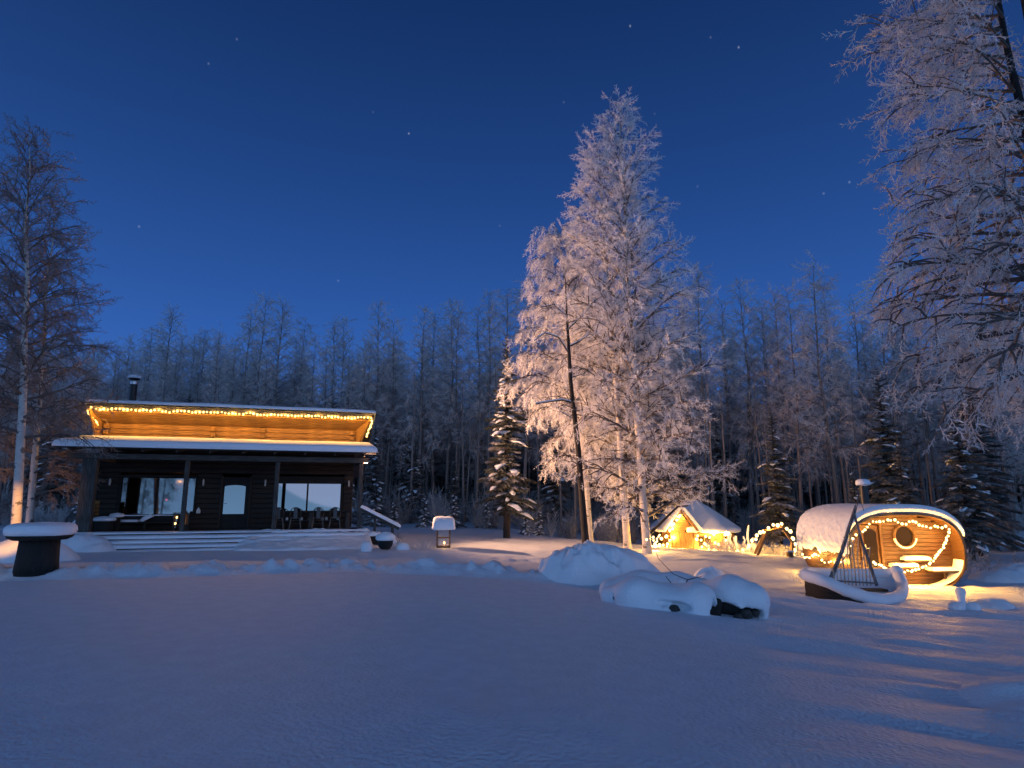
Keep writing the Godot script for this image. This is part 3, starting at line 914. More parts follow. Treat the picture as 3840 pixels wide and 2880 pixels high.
func omni(o: Node3D, at: Vector3, energy: float, color: Color, size := 0.03) -> void:
	var l := OmniLight3D.new()
	l.name = "light"
	l.position = at
	l.light_energy = energy
	l.light_color = color
	l.light_size = size
	l.omni_range = 60.0
	l.omni_attenuation = 2.0
	l.shadow_enabled = true
	o.add_child(l, true)

const WARM := Color(1.0, 0.72, 0.32)

# bulbs on a cable that runs through the points; every stride-th bulb carries one share of the string's light
func lights_on(o: Node3D, pts: PackedVector3Array, gap: float, jit: Vector3, bulb: Mesh, m: Material, total: float, stride: int, smooth := true) -> void:
	var fine := PackedVector3Array()
	for i in 241:
		fine.append(spline(pts, i / 240.0) if smooth else along(pts, i / 240.0))
	var cable := PackedVector3Array([fine[0]])
	var acc := 0.0
	var spots := PackedVector3Array()
	for i in range(1, 241):
		acc += fine[i].distance_to(fine[i - 1])
		if acc >= gap:
			acc = 0.0
			spots.append(fine[i])
		if i % 6 == 0:
			cable.append(fine[i])
	rodp("cable", cable, 0.008, M.cable, o, 4)
	var share := total / maxf(1.0, ceilf(float(spots.size()) / stride))
	for i in spots.size():
		var at := spots[i] + Vector3(rng.randf_range(-1, 1) * jit.x, rng.randf_range(-1, 1) * jit.y, rng.randf_range(-1, 1) * jit.z)
		part_mesh("bulb", bulb, m, o, Transform3D(Basis.from_scale(Vector3.ONE * rng.randf_range(0.75, 1.15)), at))
		if i % stride == stride / 2:
			omni(o, at, share, WARM, 0.02)

var bulb_mesh: SphereMesh
var bulb_mid: SphereMesh
var bulb_small: SphereMesh

func bulbs() -> void:
	bulb_mesh = SphereMesh.new()
	bulb_mesh.radius = 0.046
	bulb_mesh.height = 0.1
	bulb_mesh.radial_segments = 8
	bulb_mesh.rings = 5
	bulb_small = bulb_mesh.duplicate()
	bulb_small.radius = 0.034
	bulb_small.height = 0.07
	bulb_mid = bulb_mesh.duplicate()
	bulb_mid.radius = 0.075
	bulb_mid.height = 0.15

# ---------------------------------------------------------------- the cabin
func rows(parent: Node3D, called: String, y0: float, y1: float, step: float, x0: float, x1: float, z: float, depth: float, m: Material, holes: Array) -> void:
	var y := y0
	while y < y1 - 0.03:
		var h := minf(step, y1 - y)
		var cuts := [[x0, x1]]
		for q in holes:   # [x0, x1, y0, y1]
			if y + h / 2.0 > q[2] and y + h / 2.0 < q[3]:
				var left := []
				for s in cuts:
					if q[0] > s[0]: left.append([s[0], minf(s[1], q[0])])
					if q[1] < s[1]: left.append([maxf(s[0], q[1]), s[1]])
				cuts = left
		for s in cuts:
			if s[1] - s[0] > 0.02:
				boxp(called, Vector3((s[0] + s[1]) / 2.0, y + h / 2.0, z + rng.randf_range(-0.006, 0.006)), Vector3(s[1] - s[0], h - 0.006, depth), m, parent, 0.022)
		y += step

func cabin() -> void:
	var o := thing("log_cabin", "long log cabin with dark porch, snowy roofs and an amber-lit upper wall", "cabin", Vector3(-14.68, 0.47, -22.0), 17.0)
	# walls of logs; the porch wall is dark, the strip above the porch roof amber
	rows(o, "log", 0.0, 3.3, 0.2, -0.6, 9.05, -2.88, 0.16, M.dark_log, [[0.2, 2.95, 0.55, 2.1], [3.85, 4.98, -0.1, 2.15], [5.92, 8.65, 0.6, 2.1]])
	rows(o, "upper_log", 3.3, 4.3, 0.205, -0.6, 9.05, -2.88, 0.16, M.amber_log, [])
	boxp("side_wall", Vector3(-0.52, 2.0, -5.4), Vector3(0.16, 4.0, 4.85), M.dark_log, o)
	boxp("side_wall", Vector3(8.97, 2.0, -5.4), Vector3(0.16, 4.0, 4.85), M.dark_log, o)
	boxp("back_wall", Vector3(4.2, 1.4, -7.9), Vector3(9.6, 2.8, 0.16), M.dark_log, o)
	boxp("floor", Vector3(4.2, -0.1, -5.4), Vector3(9.3, 0.15, 4.8), M.interior, o)
	for x in [3.38, 5.3, -0.45, 8.9]:   # stub log ends and corner boards of the upper wall
		for k in 3:
			boxp("log_end", Vector3(x + rng.randf_range(-0.015, 0.015), 3.52 + 0.24 * k, -2.73), Vector3(0.2, 0.2, 0.13), M.amber_log, o, 0.03)
	# upper roof: it rises towards the front
	var tilt := Basis(Vector3.RIGHT, -0.37)
	var mid := Vector3(4.42, 3.42, -4.75)
	for k in 8:
		var z := -4.75 + 3.05
		boxp("soffit_board", mid + tilt * Vector3(0, -0.02, 2.92 - 0.24 * k), Vector3(10.5, 0.035, 0.228), M.amber_log, o, 0.006, tilt)
	boxp("roof", mid + tilt * Vector3(0, 0.07, 0), Vector3(10.6, 0.12, 6.6), M.roofing, o, 0.01, tilt)
	boxp("fascia", mid + tilt * Vector3(0, 0.07, 3.27), Vector3(10.64, 0.1, 0.05), M.amber_log, o, 0.008, tilt)
	var s := MB.new()
	cushion(s, Transform3D(tilt, mid + tilt * Vector3(0, 0.12, 0.05)), 10.75, 6.75, 0.2, 0.17, 0.05, 1.0, 1.0)
	part("roof_snow", s, M.snow, o)
	for e in [[-0.6, -0.82], [9.05, 9.62]]:   # cheeks from the roof's front corners down to the porch roof
		var b := MB.new()
		b.quad(Vector3(e[0], 4.2, -2.8), Vector3(e[1], 4.62, -1.72), Vector3(lerpf(e[0], e[1], 0.2), 3.45, -2.6), Vector3(e[0], 3.4, -2.8), Vector3(0, 0, 1))
		b.bar(Vector3(e[1], 4.66, -1.66), Vector3(lerpf(e[0], e[1], 0.35), 3.5, -2.45), 0.05, 0.13)
		part("cheek_board", b, M.amber_log, o)
	# chimney
	var c := MB.new()
	c.rod(Vector3(-0.1, 4.2, -4.5), Vector3(-0.12, 6.0, -4.5), 0.14, 0.14, 14)
	var ch := part("chimney", c, M.black_metal, o)
	c = MB.new()
	c.rod(Vector3(-0.12, 5.98, -4.5), Vector3(-0.12, 6.1, -4.5), 0.15, 0.15, 14)
	part("collar", c, M.steel, ch)
	c = MB.new()
	for k in 4:
		c.rod(Vector3(-0.12 + 0.1 * cos(k * PI / 2), 6.08, -4.5 + 0.1 * sin(k * PI / 2)), Vector3(-0.12 + 0.1 * cos(k * PI / 2), 6.24, -4.5 + 0.1 * sin(k * PI / 2)), 0.012, 0.012, 5)
	c.lathe([Vector2(0.0, 6.19), Vector2(0.2, 6.19), Vector2(0.22, 6.21), Vector2(0.22, 6.25), Vector2(0.0, 6.27)], 16, Transform3D(Basis(), Vector3(-0.12, 0, -4.5)))
	part("cap", c, M.black_metal, ch)
	c = MB.new()
	c.lathe([Vector2(0.24, 6.24), Vector2(0.265, 6.28), Vector2(0.25, 6.34), Vector2(0.17, 6.39), Vector2(0.0, 6.41)], 16, Transform3D(Basis(), Vector3(-0.12, 0, -4.5)))
	part("snow_cap", c, M.snow, ch)
	# porch roof: corrugated sheet under snow, on rafters, beam and posts
	var pt := Basis(Vector3.RIGHT, 0.13)
	var pm := Vector3(4.35, 3.17, -1.1)
	s = MB.new()
	s.grid(520, 2, func(u, w): return pm + pt * Vector3((u - 0.5) * 10.62, 0.015 * sin(u * 10.62 / 0.075 * TAU) - 0.015, (w - 0.5) * 3.34), true)
	s.grid(520, 1, func(u, w): return pm + pt * Vector3((u - 0.5) * 10.62, 0.015 * sin(u * 10.62 / 0.075 * TAU) - 0.015 - 0.02 * w, 1.67), true)
	part("porch_roof", s, M.roofing, o)
	boxp("roof_deck", pm + pt * Vector3(0, -0.06, -0.05), Vector3(10.72, 0.03, 3.3), M.dark_log, o, 0.006, pt)
	s = MB.new()
	cushion(s, Transform3D(pt, pm + pt * Vector3(0, 0.0, 0.02)), 10.75, 3.42, 0.25, 0.2, 0.045, 0.8, 2.0, 0.03)
	part("porch_snow", s, M.snow, o)
	for k in 10:
		var x := -0.55 + k * 1.09
		barp("rafter", Vector3(x, 2.87, 0.42), Vector3(x, 3.27, -2.8), 0.055, 0.14, M.grey_wood, o)
	boxp("beam", Vector3(4.35, 2.66, 0.0), Vector3(10.2, 0.2, 0.12), M.grey_beam, o)
	for x in [0.0, 3.05, 6.12, 9.19]:
		boxp("post", Vector3(x, 1.24, 0.0), Vector3(0.44 if x == 0.0 else 0.15, 2.62, 0.3 if x == 0.0 else 0.15), M.grey_wood, o)
	boxp("side_beam", Vector3(-0.05, 2.66, -1.45), Vector3(0.12, 0.2, 2.7), M.grey_wood, o)
	boxp("side_beam", Vector3(9.19, 2.66, -1.45), Vector3(0.12, 0.2, 2.7), M.grey_wood, o)
	# deck
	boxp("deck", Vector3(4.3, -0.075, -1.15), Vector3(10.4, 0.15, 3.3), M.black_wood, o)
	s = MB.new()
	cushion(s, Transform3D(Basis(), Vector3(4.3, 0.0, 0.22)), 10.5, 0.66, 0.06, 0.05, 0.03, 2.0, 3.0)
	part("deck_snow", s, M.snow, o)
	for k in 4:
		var y := -0.13 * (k + 1)
		boxp("step", Vector3(4.1, y - 0.06, 0.72 + 0.36 * k), Vector3(10.3, 0.12, 0.4), M.black_wood, o)
		s = MB.new()
		cushion(s, Transform3D(Basis(Vector3.RIGHT, 0.06), Vector3(4.05, y, 0.74 + 0.36 * k)), 10.6, 0.44, 0.09, 0.07, 0.035, 1.6, 4.0 + k)
		part("step_snow", s, M.snow, o)
	s = MB.new()   # the drift that buries the right half of the steps
	s.grid(110, 40, func(u, w):
		var x := lerpf(4.2, 9.75, u)
		var z := lerpf(0.25, 2.75, w)
		var edge := minf(smoothstep(0.0, 0.22, u), smoothstep(1.0, 0.955, u)) * smoothstep(1.0, 0.9, w)
		var y := lerpf(0.06, -0.5, pow(w, 0.85)) + 0.06 * ns.get_noise_3d(x * 90.0, 40.0, z * 160.0) + 0.05 * ns.get_noise_3d(x * 200.0, 50.0, z * 330.0)
		return Vector3(x, lerpf(-0.75, y, edge), z), true)
	part("snow_drift", s, M.snow, o)
	# windows and door
	var win := func(x0: float, x1: float, y0: float, y1: float, top: float, mull: Array, glass: Material) -> void:
		var f := MB.new()
		f.box(Vector3((x0 + x1) / 2, y0 - 0.03, -2.8), Vector3(x1 - x0 + 0.14, 0.07, 0.14))
		f.box(Vector3((x0 + x1) / 2, (y1 + top) / 2, -2.81), Vector3(x1 - x0 + 0.14, top - y1, 0.1))
		for x in [x0 - 0.035, x1 + 0.035]:
			f.box(Vector3(x, (y0 + y1) / 2, -2.81), Vector3(0.07, y1 - y0 - 0.01, 0.12))
		var w := part("window", f, M.black_wood, o)
		for x in mull:
			boxp("mullion", Vector3(x, (y0 + y1) / 2, -2.83), Vector3(0.07, y1 - y0 - 0.02, 0.08), M.black_wood, w)
		var xs: Array = [x0] + mull + [x1]
		for i in xs.size() - 1:
			var g := MB.new()
			g.box(Vector3((xs[i] + xs[i + 1]) / 2, (y0 + y1) / 2, -2.85), Vector3(xs[i + 1] - xs[i] - 0.05, y1 - y0, 0.02), Basis(Vector3.RIGHT, -0.025), 0.002)
			part("pane", g, glass, w)
		s = MB.new()   # the pale curved trim line above
		var line := PackedVector3Array()
		for i in 25:
			line.append(Vector3(lerpf(x0 - 0.05, x1 + 0.05, i / 24.0), top - 0.06 + 0.02 * absf(sin(i / 24.0 * TAU)), -2.75))
		rodp("trim", line, 0.009, M.grey_wood, w, 4)
	win.call(0.28, 2.9, 0.55, 2.0, 2.12, [1.53], M.half_glass)
	win.call(5.98, 8.57, 0.63, 1.82, 2.12, [7.2], M.coated_glass)
	var d := boxp("door", Vector3(4.42, 1.03, -2.82), Vector3(1.0, 2.06, 0.08), M.black_wood, o)
	boxp("door_frame", Vector3(3.88, 1.05, -2.8), Vector3(0.09, 2.1, 0.14), M.dark_log, o)
	boxp("door_frame", Vector3(4.96, 1.05, -2.8), Vector3(0.09, 2.1, 0.14), M.dark_log, o)
	var arch := PackedVector2Array([Vector2(3.99, 0.62), Vector2(4.78, 0.62), Vector2(4.78, 1.72)])
	for i in 9:
		var x := lerpf(4.7, 4.07, i / 8.0)
		arch.append(Vector2(x, 1.745 + 0.03 * sin(i / 8.0 * PI)))
	arch.append(Vector2(3.99, 1.72))
	var g := MB.new()
	g.prism(arch, -2.785, -2.765, Transform3D(Basis(Vector3.RIGHT, -0.02), Vector3(0, 0.02, 0.03)))
	part("door_pane", g, M.coated_glass, d)
	g = MB.new()
	g.rod(Vector3(3.985, 1.0, -2.77), Vector3(3.985, 1.0, -2.71), 0.012, 0.012, 6)
	g.rod(Vector3(3.96, 1.0, -2.71), Vector3(4.12, 1.0, -2.71), 0.012, 0.012, 6)
	part("handle", g, M.steel, d)
	g = MB.new()
	g.ball(Vector3(3.985, 1.12, -2.75), Vector3.ONE * 0.028, 8, 5)
	part("lock", g, M.steel, d)
	for x in [-0.11, 3.19, 5.52, 8.87]:   # unlit pale wall lamps
		var l := MB.new()
		l.box(Vector3(x, 1.83, -2.77), Vector3(0.05, 0.12, 0.05))
		l.lathe([Vector2(0.02, -0.14), Vector2(0.035, -0.1), Vector2(0.04, 0.06), Vector2(0.02, 0.12), Vector2(0.0, 0.13)], 8, Transform3D(Basis(), Vector3(x, 1.84, -2.71)))
		part("wall_lamp", l, M.pale_paint, o)
	l_room(o)
	# the lights along the roof
	o = thing("string_lights", "garland of warm bulbs along the cabin's upper roof edge and down its corners", "string lights", Vector3(-14.68, 0.47, -22.0), 17.0)
	var pts := PackedVector3Array()
	for i in 27:
		pts.append(Vector3(lerpf(-0.86, 9.68, i / 26.0), 4.6 - 0.07 * absf(sin(i * 1.13)) - 0.03 * rng.randf(), -1.63))
	lights_on(o, pts, 0.122, Vector3(0.012, 0.022, 0.01), bulb_mesh, M.bulb, 18.0, 5)
	lights_on(o, L([Vector3(-0.86, 4.5, -1.66), Vector3(-0.8, 4.3, -2.0), Vector3(-0.66, 3.98, -2.5)]), 0.085, Vector3(0.02, 0.02, 0.02), bulb_mesh, M.bulb, 0.3, 6)
	lights_on(o, L([Vector3(9.7, 4.5, -1.66), Vector3(9.6, 4.2, -1.9), Vector3(9.46, 3.78, -2.2)]), 0.095, Vector3(0.025, 0.02, 0.02), bulb_mesh, M.bulb, 0.35, 6)

func l_room(o: Node3D) -> void:   # what shows through the left window
	boxp("room_wall", Vector3(4.2, 1.4, -6.2), Vector3(9.2, 2.8, 0.1), M.interior, o)
	boxp("room_wall", Vector3(3.4, 1.4, -4.6), Vector3(0.1, 2.8, 3.3), M.interior, o)

func porch_things() -> void:
	var P := Vector3(-14.68, 0.47, -22.0)
	var fr := Transform3D(Basis(Vector3.UP, deg_to_rad(17.0)), P)
	# small red lamp in the window and the wooden column behind it
	var o := thing("red_lamp", "small glowing red lamp behind the left window", "lamp", fr * Vector3(1.85, 1.12, -3.05), 17.0)
	var b := MB.new()
	b.ball(Vector3(0, 0.03, 0), Vector3.ONE * 0.045, 10, 7)
	part("lamp_globe", b, M.red_glow, o)
	b = MB.new()
	b.rod(Vector3(0, -0.6, 0), Vector3(0, -0.01, 0), 0.012, 0.012, 6)
	part("stand", b, M.black_metal, o)
	omni(o, Vector3(0, 0.03, 0), 0.01, Color(1, 0.2, 0.2), 0.03)
	o = thing("stove", "warm wood-coloured stove column inside the left window", "stove", fr * Vector3(2.2, 0, -3.6), 17.0)
	boxp("body", Vector3(0, 0.9, 0), Vector3(0.4, 1.8, 0.4), M.amber_log, o)
	b = MB.new()
	b.lathe([Vector2(0.0, 1.98), Vector2(0.16, 1.98), Vector2(0.2, 1.86), Vector2(0.2, 1.8), Vector2(0, 1.8)], 12)
	part("lamp_shade", b, M.shade_glow, o)
	omni(o, Vector3(0, 1.9, 0.3), 0.12, Color(1, 0.7, 0.35), 0.05)
	# bench under the left window
	o = thing("bench", "long low wooden bench with snow on it under the left window", "bench", fr * Vector3(1.4, 0, -2.3), 17.0)
	boxp("seat", Vector3(0, 0.3, 0.1), Vector3(2.7, 0.06, 0.5), M.black_wood, o)
	boxp("backrest", Vector3(-0.1, 0.44, -0.2), Vector3(2.5, 0.2, 0.05), M.black_wood, o)
	for x in [-1.2, 0.0, 1.2]:
		boxp("leg", Vector3(x, 0.135, 0.1), Vector3(0.08, 0.27, 0.42), M.black_wood, o)
	boxp("end_board", Vector3(1.33, 0.36, 0.12), Vector3(0.05, 0.72, 0.5), M.pine, o)
	b = MB.new()
	cushion(b, Transform3D(Basis(), Vector3(-0.2, 0.54, -0.2)), 2.2, 0.1, 0.04, 0.03)
	cushion(b, Transform3D(Basis(), Vector3(-0.75, 0.33, 0.15)), 1.0, 0.4, 0.09, 0.07, 0.04, 2.0, 6.0)
	cushion(b, Transform3D(Basis(Vector3.FORWARD, -0.5), Vector3(0.0, 0.4, -0.1)), 0.45, 0.3, 0.16, 0.1, 0.05, 2.0, 7.0)
	part("snow", b, M.snow, o)
	# round snow-topped pot and the wood stack at the left post
	o = thing("round_table", "low round snow-topped table beside the left post", "table", fr * Vector3(0.35, 0, -0.9), 17.0)
	b = MB.new()
	b.lathe([Vector2(0.0, 0.0), Vector2(0.26, 0.0), Vector2(0.3, 0.1), Vector2(0.3, 0.3), Vector2(0.34, 0.38), Vector2(0.34, 0.42), Vector2(0.0, 0.42)], 14)
	part("body", b, M.black_wood, o)
	b = MB.new()
	b.lathe([Vector2(0.33, 0.4), Vector2(0.38, 0.44), Vector2(0.37, 0.5), Vector2(0.28, 0.55), Vector2(0.0, 0.57)], 14)
	part("snow_cap", b, M.snow, o)
	o = thing("round_table", "small snow-capped stump table behind the low round one", "table", fr * Vector3(0.55, 0, -1.6), 17.0)
	b = MB.new()
	b.lathe([Vector2(0.0, 0.0), Vector2(0.14, 0.0), Vector2(0.14, 0.5), Vector2(0.22, 0.54), Vector2(0.0, 0.55)], 10)
	part("body", b, M.black_wood, o)
	b = MB.new()
	b.lathe([Vector2(0.22, 0.52), Vector2(0.26, 0.57), Vector2(0.22, 0.64), Vector2(0.0, 0.68)], 12)
	part("snow_cap", b, M.snow, o)
	o = thing("log_stack", "stack of split firewood lit orange beside the left post", "firewood", fr * Vector3(-0.15, 0, -1.0), 17.0)
	for k in 22:
		var r := rng.randf_range(0.05, 0.085)
		b = MB.new()
		b.rod(Vector3(-0.3, 0.08 + 0.14 * (k / 3), -0.25 + 0.22 * (k % 3) + 0.05 * (k / 3 % 2)), Vector3(0.18, 0.08 + 0.14 * (k / 3), -0.25 + 0.22 * (k % 3)), r, r, 7)
		part("log", b, M.amber_log, o)
	# lantern with two candles
	o = thing("lantern", "lit floor lantern with two candles beside the second porch post", "lantern", fr * Vector3(2.86, 0.0, -0.75), 17.0)
	for x in [-0.22, 0.22]:
		for z in [-0.16, 0.16]:
			boxp("frame_post", Vector3(x, 0.33, z), Vector3(0.03, 0.66, 0.03), M.black_metal, o, 0.004)
	boxp("base", Vector3(0, 0.24, 0), Vector3(0.5, 0.03, 0.38), M.black_metal, o, 0.005)
	boxp("top", Vector3(0, 0.67, 0), Vector3(0.5, 0.03, 0.38), M.black_metal, o, 0.005)
	for k in [[-0.14, 0.52], [-0.17, 0.3]]:
		b = MB.new()
		b.ball(Vector3(k[0], k[1], 0.04), Vector3(0.03, 0.045, 0.03), 8, 6)
		part("flame", b, M.flame, o)
		omni(o, Vector3(k[0], k[1], 0.04), 0.045, WARM, 0.025)
		b = MB.new()
		b.rod(Vector3(k[0], k[1] - 0.16, 0.04), Vector3(k[0], k[1] - 0.05, 0.04), 0.025, 0.025, 8)
		part("candle", b, M.pale_paint, o)
	b = MB.new()
	b.box(Vector3(0.1, 0.45, -0.15), Vector3(0.2, 0.38, 0.02))
	part("back_panel", b, M.pine, o)
	o = thing("house_figure", "tiny white house figure on a small shelf by the door", "ornament", fr * Vector3(3.1, 0.62, -2.72), 17.0)
	b = MB.new()
	b.prism(PackedVector2Array([Vector2(-0.07, 0), Vector2(0.07, 0), Vector2(0.07, 0.12), Vector2(0, 0.24), Vector2(-0.07, 0.12)]), -0.05, 0.05)
	part("body", b, M.pale_paint, o)
	b = MB.new()
	b.box(Vector3(0.1, -0.025, 0), Vector3(0.55, 0.04, 0.14))
	part("shelf", b, M.black_wood, o)
	# table and four metal chairs
	o = thing("porch_table", "long dark porch table behind the four metal chairs", "table", fr * Vector3(7.4, 0, -1.6), 17.0)
	boxp("tabletop", Vector3(0, 0.68, 0), Vector3(3.0, 0.07, 0.75), M.black_wood, o)
	for x in [-1.35, 0.0, 1.42]:
		boxp("leg", Vector3(x, 0.32, 0.3), Vector3(0.16, 0.64, 0.12), M.grey_wood, o)
		boxp("leg", Vector3(x, 0.32, -0.3), Vector3(0.16, 0.64, 0.12), M.grey_wood, o)
	boxp("shelf", Vector3(0, 0.33, 0), Vector3(2.5, 0.03, 0.4), M.grey_beam, o)
	for k in 6:
		o = thing("glass_jar", ["pale jar on the table's lower shelf, leftmost", "pale jar on the table's lower shelf, second from the left", "pale jar on the table's lower shelf, third from the left", "pale jar on the table's lower shelf, fourth from the left", "pale jar on the table's lower shelf, fifth from the left", "pale jar on the table's lower shelf, rightmost"][k], "jar", fr * Vector3(6.5 + [0.0, 0.55, 0.85, 1.35, 1.5, 1.95][k], 0.347, -1.5), 17.0, "jars under the porch table")
		b = MB.new()
		b.lathe([Vector2(0.0, 0), Vector2(0.05, 0), Vector2(0.055, 0.03), Vector2(0.05, 0.1), Vector2(0.03, 0.12), Vector2(0.0, 0.12)], 8)
		part("body", b, M.pale_paint, o)
	var first: Node3D
	var spots := [[6.21, "leftmost of the four metal porch chairs, half hidden by the porch post"], [6.84, "second metal porch chair from the left with a hoop back"], [7.68, "third metal porch chair from the left, right of the window's centre bar"], [8.31, "rightmost of the four metal porch chairs by the table's pale leg"]]
	for k in 4:
		if k == 0:
			first = thing("metal_chair", spots[0][1], "chair", Vector3.ZERO, 17.0, "metal chairs on the porch")
			var hoop := PackedVector3Array()
			for i in 13:
				var a := PI * i / 12.0
				hoop.append(Vector3(-0.2 * cos(a), 0.66 + 0.2 * sin(a), 0.19 + 0.02 * sin(a)))
			var line := L([Vector3(-0.19, 0.45, 0.17)]) + hoop + L([Vector3(0.19, 0.45, 0.17)])
			rodp("back_hoop", line, 0.014, M.metal_chair, first)
			boxp("splat", Vector3(0, 0.64, 0.19), Vector3(0.15, 0.42, 0.012), M.metal_chair, first, 0.004)
			boxp("seat", Vector3(0, 0.45, 0.0), Vector3(0.38, 0.03, 0.38), M.metal_chair, first, 0.012)
			for q in [[-1, -1], [-1, 1], [1, -1], [1, 1]]:
				barp("leg", Vector3(0.16 * q[0], 0.44, 0.16 * q[1]), Vector3(0.22 * q[0], 0.0, 0.22 * q[1]), 0.04, 0.03, M.metal_chair, first)
			barp("brace", Vector3(-0.2, 0.25, 0.19), Vector3(0.2, 0.25, 0.19), 0.02, 0.02, M.metal_chair, first)
		var ch: Node3D = first if k == 0 else first.duplicate()
		if k > 0:
			ch.name = numbered("metal_chair")
			add_child(ch)
			tag(ch, spots[k][1], "chair", "metal chairs on the porch")
		ch.position = fr * Vector3(spots[k][0], 0.0, -0.85)
	# handrail, side steps, pot
	o = thing("handrail", "sloping wooden handrail topped with snow right of the cabin's steps", "handrail", P, 17.0)
	barp("rail", Vector3(9.25, 0.8, 0.02), Vector3(10.7, 0.06, 0.3), 0.14, 0.05, M.grey_beam, o)
	boxp("post", Vector3(9.78, 0.0, 0.12), Vector3(0.09, 1.05, 0.09), M.grey_wood, o)
	boxp("post", Vector3(10.45, -0.3, 0.25), Vector3(0.1, 0.95, 0.1), M.grey_wood, o)
	b = MB.new()
	var dirx := (Vector3(10.7, 0.06, 0.3) - Vector3(9.25, 0.8, 0.02)).normalized()
	var rb := Basis(dirx, Vector3.BACK.cross(dirx).normalized(), Vector3.BACK).orthonormalized()
	cushion(b, Transform3D(rb, Vector3(9.975, 0.47, 0.16)), 1.7, 0.2, 0.13, 0.07, 0.02, 2.0, 9.0)
	part("rail_snow", b, M.snow, o)
	for k in 3:
		o = thing("side_step", ["upper snow-capped wooden side step under the handrail", "middle snow-capped side step under the handrail", "lowest snow-capped side step under the handrail"][k], "step", fr * Vector3(9.75 + 0.36 * k, 0, 0.55), 17.0, "side steps")
		boxp("block", Vector3(0, -0.32 - 0.14 * k, 0), Vector3(0.45, 0.28, 0.7), M.black_wood, o)
		b = MB.new()
		cushion(b, Transform3D(Basis(), Vector3(0, -0.18 - 0.14 * k, 0)), 0.5, 0.78, 0.14, 0.1, 0.03, 2.0, 11.0 + k)
		part("snow_cap", b, M.snow, o)
	o = thing("iron_pot", "black iron pot with a tall cap of snow below the handrail", "pot", on(-4.3, -21.9), 0.0)
	b = MB.new()
	b.lathe([Vector2(0.0, 0.02), Vector2(0.16, 0.02), Vector2(0.24, 0.14), Vector2(0.27, 0.3), Vector2(0.3, 0.33), Vector2(0.0, 0.33)], 16)
	part("body", b, M.black_metal, o)
	b = MB.new()
	b.lathe([Vector2(0.29, 0.31), Vector2(0.34, 0.36), Vector2(0.33, 0.46), Vector2(0.22, 0.55), Vector2(0.0, 0.59)], 16)
	part("snow_cap", b, M.snow, o)
	o = thing("snow_ball", "round lump of snow between the cabin's steps and the black pot", "snow lump", on(-4.85, -21.5))
	b = MB.new()
	b.ball(Vector3(0, 0.12, 0), Vector3(0.2, 0.22, 0.2), 12, 8)
	part("lump", b, M.snow, o)
	o = thing("snow_ball", "low snow-covered stone just right of the black pot", "snow lump", on(-3.75, -22.1))
	b = MB.new()
	b.ball(Vector3(0, 0.05, 0), Vector3(0.25, 0.2, 0.2), 12, 8)
	part("lump", b, M.snow, o)
	# the small floodlight on the back of the right porch post, which lights the birches and the yard
	var lamp_at := fr * Vector3(9.2, 2.15, -0.15)
	o = thing("porch_floodlight", "small floodlight fixed to the back of the cabin's right porch post, facing the birches", "lamp", lamp_at, 17.0)
	b = MB.new()
	b.box(Vector3(0.0, 0, -0.01), Vector3(0.09, 0.13, 0.09))
	part("housing", b, M.black_metal, o)
	b = MB.new()
	b.box(Vector3(0.048, 0, -0.015), Vector3(0.006, 0.1, 0.06), Basis.IDENTITY, 0.001)
	part("lamp_lens", b, M.lamp_glass, o)
	var flood := SpotLight3D.new()
	flood.name = "light"
	o.add_child(flood)
	flood.position = Vector3(0.075, 0, -0.02)
	flood.look_at_from_position(fr * Vector3(9.275, 2.15, -0.17), fr * (Vector3(9.275, 2.15, -0.17) + Vector3(0.82, 0.42, 0.38)))
	flood.light_color = Color(1.0, 0.74, 0.55)
	flood.light_energy = YARD
	flood.light_size = 0.03
	flood.spot_range = 80.0
	flood.spot_attenuation = 2.0
	flood.spot_angle = 67.0
	flood.spot_angle_attenuation = 0.9
	flood.shadow_enabled = true

